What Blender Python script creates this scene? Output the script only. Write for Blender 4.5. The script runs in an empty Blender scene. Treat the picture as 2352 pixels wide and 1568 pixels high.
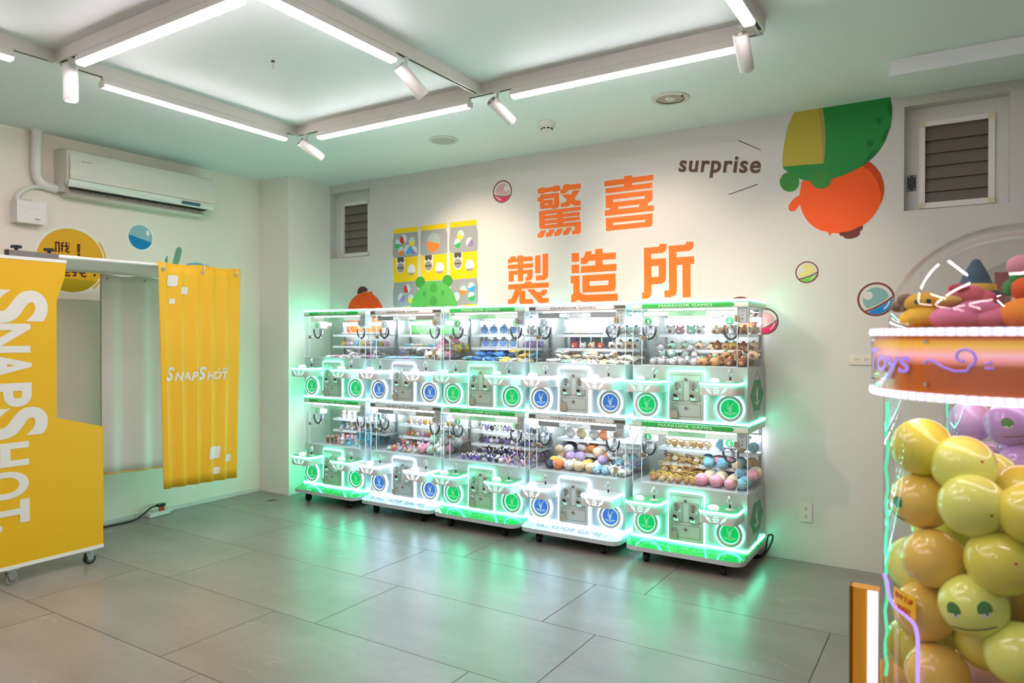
import bpy, math, random
from mathutils import Vector, Matrix
R = math.radians
random.seed(7)
scene = bpy.context.scene

# ---------------------------------------------------------------- camera, world, exposure
cam_data = bpy.data.cameras.new('camera')
cam = bpy.data.objects.new('camera', cam_data)
scene.collection.objects.link(cam)
scene.camera = cam
cam_data.sensor_width = 36.0
cam_data.sensor_fit = 'HORIZONTAL'
cam_data.lens = 1624.66 / 2352 * 36.0
yaw, pitch, roll = R(32.2586), R(-0.4144), R(0.0553)
_f = Vector((-math.sin(yaw) * math.cos(pitch), math.cos(yaw) * math.cos(pitch), math.sin(pitch)))
_r = Vector((math.cos(yaw), math.sin(yaw), 0))
_u = _r.cross(_f)
_r2 = _r * math.cos(roll) + _u * math.sin(roll)
_u2 = _u * math.cos(roll) - _r * math.sin(roll)
cam.matrix_world = Matrix(((_r2.x, _u2.x, -_f.x, 0), (_r2.y, _u2.y, -_f.y, 0), (_r2.z, _u2.z, -_f.z, 1.55), (0, 0, 0, 1)))
cam_data.clip_start = 0.05
cam_data.dof.use_dof = True
cam_data.dof.focus_distance = 5.2
cam_data.dof.aperture_fstop = 2.2

world = bpy.data.worlds.new('world')
scene.world = world
world.use_nodes = True
world.node_tree.nodes['Background'].inputs[0].default_value = (0.6, 0.7, 0.8, 1)
world.node_tree.nodes['Background'].inputs[1].default_value = 0.05

vs = scene.view_settings
vs.view_transform = 'Standard'
vs.look = 'None'
vs.gamma = 1.0
vs.use_curve_mapping = False
vs.exposure = 0.04
scene.cycles.transparent_max_bounces = 24
scene.cycles.max_bounces = 6
scene.cycles.diffuse_bounces = 4
scene.cycles.glossy_bounces = 3
scene.cycles.use_adaptive_sampling = True
scene.cycles.adaptive_threshold = 0.02
scene.cycles.use_light_tree = False
scene.cycles.sample_clamp_indirect = 4.0
scene.cycles.caustics_reflective = False
scene.cycles.caustics_refractive = False

TUBE_POWER = 46.5       # emission of the ceiling tubes
SPOT_POWER = 88.0       # track spotlights
LED_POWER = 24.0         # machine edge strips
INNER_POWER = 42.0       # light bars inside the cabinets

# ---------------------------------------------------------------- helpers
def lin(h):
    h = h.lstrip('#')
    c = [int(h[i:i + 2], 16) / 255 for i in (0, 2, 4)]
    return tuple(x / 12.92 if x <= 0.04045 else ((x + 0.055) / 1.055) ** 2.4 for x in c) + (1,)

MATS = {}
def mat(name, color, rough=0.5, metal=0.0, emit=None, strength=0.0, noise=0.0, nscale=8.0, bump=0.0, spec=None, coat=0.0, sub=0.0):
    if name in MATS:
        return MATS[name]
    m = bpy.data.materials.new(name)
    m.use_nodes = True
    nt = m.node_tree
    p = nt.nodes['Principled BSDF']
    c = lin(color) if isinstance(color, str) else color
    p.inputs['Base Color'].default_value = c
    p.inputs['Roughness'].default_value = rough
    p.inputs['Metallic'].default_value = metal
    if spec is None and name.startswith(('sticker', 'bubble', 'cap_', 'capc_', 'caps_')):
        spec = 0.15
    if spec is not None:
        p.inputs['Specular IOR Level'].default_value = spec
    if coat:
        p.inputs['Coat Weight'].default_value = coat
        p.inputs['Coat Roughness'].default_value = 0.08
    if sub:
        p.inputs['Subsurface Weight'].default_value = sub
        p.inputs['Subsurface Radius'].default_value = (0.02, 0.02, 0.02)
    if emit is not None:
        e = lin(emit) if isinstance(emit, str) else emit
        p.inputs['Emission Color'].default_value = e
        p.inputs['Emission Strength'].default_value = strength
        m.cycles.emission_sampling = 'NONE'      # faint glow only
    if noise or bump:
        tc = nt.nodes.new('ShaderNodeTexCoord')
        nz = nt.nodes.new('ShaderNodeTexNoise')
        nz.inputs['Scale'].default_value = nscale
        nz.inputs['Detail'].default_value = 4.0
        nt.links.new(tc.outputs['Object'], nz.inputs['Vector'])
        if noise:
            mx = nt.nodes.new('ShaderNodeMix')
            mx.data_type = 'RGBA'
            mx.inputs[6].default_value = tuple(x * (1 - noise) for x in c[:3]) + (1,)
            mx.inputs[7].default_value = tuple(min(1, x * (1 + noise)) for x in c[:3]) + (1,)
            nt.links.new(nz.outputs['Fac'], mx.inputs[0])
            nt.links.new(mx.outputs[2], p.inputs['Base Color'])
        if bump:
            b = nt.nodes.new('ShaderNodeBump')
            b.inputs['Strength'].default_value = bump
            b.inputs['Distance'].default_value = 0.005
            nt.links.new(nz.outputs['Fac'], b.inputs['Height'])
            nt.links.new(b.outputs['Normal'], p.inputs['Normal'])
    MATS[name] = m
    return m

def emitter(name, color, strength):
    if name in MATS:
        return MATS[name]
    m = bpy.data.materials.new(name)
    m.use_nodes = True
    nt = m.node_tree
    nt.nodes.clear()
    o = nt.nodes.new('ShaderNodeOutputMaterial')
    e = nt.nodes.new('ShaderNodeEmission')
    e.inputs[0].default_value = color if not isinstance(color, str) else lin(color)
    e.inputs[1].default_value = strength
    if strength < 4.5 or name.startswith('spot_lens'):
        m.cycles.emission_sampling = 'NONE'
    nt.links.new(e.outputs[0], o.inputs[0])
    MATS[name] = m
    return m

def clear(name, tint=(0.97, 0.98, 0.98, 1), refl=0.06, edge=0.55, rough=0.02):
    """thin clear acrylic: lets light through, reflects more at grazing angles"""
    if name in MATS:
        return MATS[name]
    m = bpy.data.materials.new(name)
    m.use_nodes = True
    nt = m.node_tree
    nt.nodes.clear()
    o = nt.nodes.new('ShaderNodeOutputMaterial')
    t = nt.nodes.new('ShaderNodeBsdfTransparent')
    t.inputs[0].default_value = tint
    g = nt.nodes.new('ShaderNodeBsdfGlossy')
    g.inputs['Roughness'].default_value = rough
    lw = nt.nodes.new('ShaderNodeLayerWeight')
    pw = nt.nodes.new('ShaderNodeMath'); pw.operation = 'POWER'; pw.inputs[1].default_value = 4.0
    ml = nt.nodes.new('ShaderNodeMath'); ml.operation = 'MULTIPLY_ADD'
    ml.inputs[1].default_value = edge; ml.inputs[2].default_value = refl
    mx = nt.nodes.new('ShaderNodeMixShader')
    nt.links.new(lw.outputs['Facing'], pw.inputs[0])
    nt.links.new(pw.outputs[0], ml.inputs[0])
    nt.links.new(ml.outputs[0], mx.inputs[0])
    nt.links.new(t.outputs[0], mx.inputs[1])
    nt.links.new(g.outputs[0], mx.inputs[2])
    nt.links.new(mx.outputs[0], o.inputs[0])
    MATS[name] = m
    return m

class MB:
    """collects simple shapes into one mesh; self.k is the material slot of what is added next"""
    def __init__(self):
        self.v = []; self.f = []; self.mi = []; self.k = 0
    def add(self, vs_, fs_):
        b = len(self.v)
        self.v += [tuple(p) for p in vs_]
        for f in fs_:
            self.f.append(tuple(i + b for i in f)); self.mi.append(self.k)
        return self
    def box(self, x0, x1, y0, y1, z0, z1):
        return self.add([(x0, y0, z0), (x1, y0, z0), (x1, y1, z0), (x0, y1, z0), (x0, y0, z1), (x1, y0, z1), (x1, y1, z1), (x0, y1, z1)],
                        [(0, 3, 2, 1), (4, 5, 6, 7), (0, 1, 5, 4), (1, 2, 6, 5), (2, 3, 7, 6), (3, 0, 4, 7)])
    def prism(self, pts, fn, t0, t1):
        """pts 2-D outline; fn(u, v, t) -> 3-D; extruded from t0 to t1"""
        n = len(pts)
        vs_ = [fn(u, v, t0) for u, v in pts] + [fn(u, v, t1) for u, v in pts]
        fs_ = [tuple(range(n))[::-1], tuple(range(n, 2 * n))] + [(i, (i + 1) % n, n + (i + 1) % n, n + i) for i in range(n)]
        return self.add(vs_, fs_)
    def ring(self, outer, inner, fn, t0, t1):
        n = len(outer)
        vs_ = [fn(u, v, t0) for u, v in outer] + [fn(u, v, t0) for u, v in inner] + [fn(u, v, t1) for u, v in outer] + [fn(u, v, t1) for u, v in inner]
        fs_ = []
        for i in range(n):
            j = (i + 1) % n
            fs_ += [(i, j, n + j, n + i), (2 * n + i, 3 * n + i, 3 * n + j, 2 * n + j), (i, 2 * n + i, 2 * n + j, j), (n + i, n + j, 3 * n + j, 3 * n + i)]
        return self.add(vs_, fs_)
    def cyl(self, p0, p1, r0, r1=None, n=14, cap=True):
        r1 = r0 if r1 is None else r1
        p0 = Vector(p0); p1 = Vector(p1); d = (p1 - p0).normalized()
        a = d.orthogonal().normalized(); b = d.cross(a)
        vs_ = []
        for p, r in ((p0, r0), (p1, r1)):
            for i in range(n):
                t = 2 * math.pi * i / n
                vs_.append(p + a * (r * math.cos(t)) + b * (r * math.sin(t)))
        fs_ = [(i, (i + 1) % n, n + (i + 1) % n, n + i) for i in range(n)]
        if cap:
            fs_ += [tuple(range(n))[::-1], tuple(range(n, 2 * n))]
        return self.add(vs_, fs_)
    def tube(self, pts, r, n=8, closed=False):
        pts = [Vector(p) for p in pts]
        m = len(pts); rings = []
        prev = None
        for i, p in enumerate(pts):
            if closed:
                d = (pts[(i + 1) % m] - pts[i - 1]).normalized()
            else:
                d = (pts[min(i + 1, m - 1)] - pts[max(i - 1, 0)]).normalized()
            a = d.orthogonal().normalized() if prev is None else (prev - d * prev.dot(d)).normalized()
            prev = a; b = d.cross(a)
            rr = r[i] if isinstance(r, (list, tuple)) else r
            rings.append([p + a * (rr * math.cos(2 * math.pi * k / n)) + b * (rr * math.sin(2 * math.pi * k / n)) for k in range(n)])
        vs_ = [q for g in rings for q in g]; fs_ = []
        for i in range(m if closed else m - 1):
            i2 = (i + 1) % m
            for k in range(n):
                fs_.append((i * n + k, i * n + (k + 1) % n, i2 * n + (k + 1) % n, i2 * n + k))
        if not closed:
            fs_ += [tuple(range(n))[::-1], tuple((m - 1) * n + k for k in range(n))]
        return self.add(vs_, fs_)
    def ball(self, c, rx, ry=None, rz=None, seg=12, rings=8, rot=None):
        ry = rx if ry is None else ry; rz = rx if rz is None else rz
        c = Vector(c); vs_ = [Vector((0, 0, rz))]; fs_ = []
        for i in range(1, rings):
            a = math.pi * i / rings
            for k in range(seg):
                t = 2 * math.pi * k / seg
                vs_.append(Vector((rx * math.sin(a) * math.cos(t), ry * math.sin(a) * math.sin(t), rz * math.cos(a))))
        vs_.append(Vector((0, 0, -rz)))
        for k in range(seg):
            fs_.append((0, 1 + k, 1 + (k + 1) % seg))
        for i in range(rings - 2):
            for k in range(seg):
                fs_.append((1 + i * seg + k, 1 + (i + 1) * seg + k, 1 + (i + 1) * seg + (k + 1) % seg, 1 + i * seg + (k + 1) % seg))
        e = len(vs_) - 1
        for k in range(seg):
            fs_.append((e, 1 + (rings - 2) * seg + (k + 1) % seg, 1 + (rings - 2) * seg + k))
        if rot is not None:
            vs_ = [rot @ q for q in vs_]
        return self.add([q + c for q in vs_], fs_)
    def lathe(self, prof, n=32, center=(0, 0)):
        """prof: (r, z) from bottom to top around the vertical axis"""
        m = len(prof); vs_ = []; fs_ = []
        for r_, z in prof:
            for k in range(n):
                t = 2 * math.pi * k / n
                vs_.append((center[0] + r_ * math.cos(t), center[1] + r_ * math.sin(t), z))
        for i in range(m - 1):
            for k in range(n):
                fs_.append((i * n + k, i * n + (k + 1) % n, (i + 1) * n + (k + 1) % n, (i + 1) * n + k))
        return self.add(vs_, fs_)
    def mesh(self, name, mats, smooth=False):
        me = bpy.data.meshes.new(name)
        me.from_pydata(self.v, [], self.f)
        for m in (mats if isinstance(mats, (list, tuple)) else [mats]):
            me.materials.append(m)
        me.polygons.foreach_set('material_index', self.mi)
        if smooth:
            me.polygons.foreach_set('use_smooth', [True] * len(self.f))
            if smooth is not True:
                me.set_sharp_from_angle(angle=R(smooth))
        me.update()
        return me
    def build(self, name, mats, parent=None, loc=(0, 0, 0), smooth=False):
        return put(name, self.mesh(name, mats, smooth), parent, loc)

def curve_through(pts, k=5):
    """smooth path through the given points"""
    P = [Vector(p) for p in pts]; out = []
    for i in range(len(P) - 1):
        a, b, c, d = P[max(i - 1, 0)], P[i], P[i + 1], P[min(i + 2, len(P) - 1)]
        for q in range(k):
            u = q / k
            out.append(.5 * ((2 * b) + (c - a) * u + (2 * a - 5 * b + 4 * c - d) * u ** 2 + (3 * b - a - 3 * c + d) * u ** 3))
    return out + [P[-1]]

def put(name, me, parent=None, loc=(0, 0, 0), rot=(0, 0, 0)):
    o = bpy.data.objects.new(name, me)
    scene.collection.objects.link(o)
    o.location = loc; o.rotation_euler = rot
    if parent is not None:
        o.parent = parent
    return o

def tag(o, label, cat, group=None, kind=None):
    o['label'] = label; o['category'] = cat
    if group: o['group'] = group
    if kind: o['kind'] = kind
    return o

def structure(o, label=None):
    o['kind'] = 'structure'
    if label: o['label'] = label
    return o

def thing(name, label, cat, loc=(0, 0, 0), rz=0.0, group=None):
    o = put(name, None, None, loc, (0, 0, rz))
    return tag(o, label, cat, group)

def copy_tree(o, parent=None):
    c = o.copy()
    scene.collection.objects.link(c)
    if parent is not None:
        c.parent = parent
    for ch in o.children:
        copy_tree(ch, c)
    return c

XZ = lambda y: (lambda u, v, t: (u, y + t, v))      # outline in x-z, pushed along +y
XY = lambda u, v, t: (u, v, t)

def circle(cx, cy, r, n=28, ry=None):
    ry = r if ry is None else ry
    return [(cx + r * math.cos(2 * math.pi * i / n), cy + ry * math.sin(2 * math.pi * i / n)) for i in range(n)]

def rrect(x0, x1, y0, y1, r, n=4):
    out = []
    rs = r if isinstance(r, (list, tuple)) else (r, r, r, r)   # order: x1y1, x0y1, x0y0, x1y0
    for (cx, cy, a0, q) in ((x1, y1, 0, rs[0]), (x0, y1, 90, rs[1]), (x0, y0, 180, rs[2]), (x1, y0, 270, rs[3])):
        sx = -1 if cx == x1 else 1; sy = -1 if cy == y1 else 1
        for i in range(n + 1):
            a = R(a0 + 90 * i / n)
            out.append((cx + sx * q + q * math.cos(a), cy + sy * q + q * math.sin(a)))
    return out

def mesh_from_curve(cu, name):
    tmp = bpy.data.objects.new('tmp', cu)
    me = bpy.data.meshes.new_from_object(tmp)
    bpy.data.objects.remove(tmp)
    bpy.data.curves.remove(cu)
    me.name = name
    return me

def flat(name, contours, mats, th=0.001):
    """2-D outlines (holes by nesting) -> thin sheet in the u-v plane, normal +w"""
    cu = bpy.data.curves.new(name, 'CURVE')
    cu.dimensions = '2D'; cu.fill_mode = 'BOTH'; cu.extrude = th / 2
    for c in contours:
        s = cu.splines.new('POLY')
        s.points.add(len(c) - 1)
        for i, (u, v) in enumerate(c):
            s.points[i].co = (u, v, 0, 1)
        s.use_cyclic_u = True
    me = mesh_from_curve(cu, name)
    me.materials.clear()
    for m in (mats if isinstance(mats, (list, tuple)) else [mats]):
        me.materials.append(m)
    return me

def remap(me, fn):
    for v in me.vertices:
        v.co = fn(*v.co)
    me.update()
    return me

TXT = {}
def text(body, w, h, m, bold=0.0, shear=0.0, th=0.0012, space=1.0, res=3):
    """lettering centred on the origin, w x h, in the x-z plane and facing -y"""
    key = (body, round(w, 4), round(h, 4), m.name, bold, shear, th, space)
    if key in TXT:
        return TXT[key]
    cu = bpy.data.curves.new('lettering', 'FONT')
    cu.body = body; cu.size = 1.0; cu.extrude = 0.01; cu.offset = bold; cu.shear = shear
    cu.resolution_u = res; cu.space_character = space; cu.align_x = 'CENTER'; cu.space_line = 0.8
    me = mesh_from_curve(cu, 'lettering')
    xs = [v.co.x for v in me.vertices]; ys = [v.co.y for v in me.vertices]
    cx, cy = (min(xs) + max(xs)) / 2, (min(ys) + max(ys)) / 2
    sx = w / (max(xs) - min(xs)); sy = h / (max(ys) - min(ys))
    remap(me, lambda x, y, z: ((x - cx) * sx, -z / 0.01 * th / 2, (y - cy) * sy))
    me.materials.clear(); me.materials.append(m)
    TXT[key] = me
    return me

def fabric(name, color, trans=0.45, rough=0.8):
    """cloth that lets part of the light through"""
    m = bpy.data.materials.new(name); m.use_nodes = True
    nt = m.node_tree; nt.nodes.clear()
    o = nt.nodes.new('ShaderNodeOutputMaterial'); d = nt.nodes.new('ShaderNodeBsdfDiffuse'); t = nt.nodes.new('ShaderNodeBsdfTranslucent')
    mx = nt.nodes.new('ShaderNodeMixShader'); mx.inputs[0].default_value = trans
    d.inputs[0].default_value = lin(color); t.inputs[0].default_value = lin(color)
    nt.links.new(d.outputs[0], mx.inputs[1]); nt.links.new(t.outputs[0], mx.inputs[2]); nt.links.new(mx.outputs[0], o.inputs[0])
    MATS[name] = m
    return m

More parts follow.
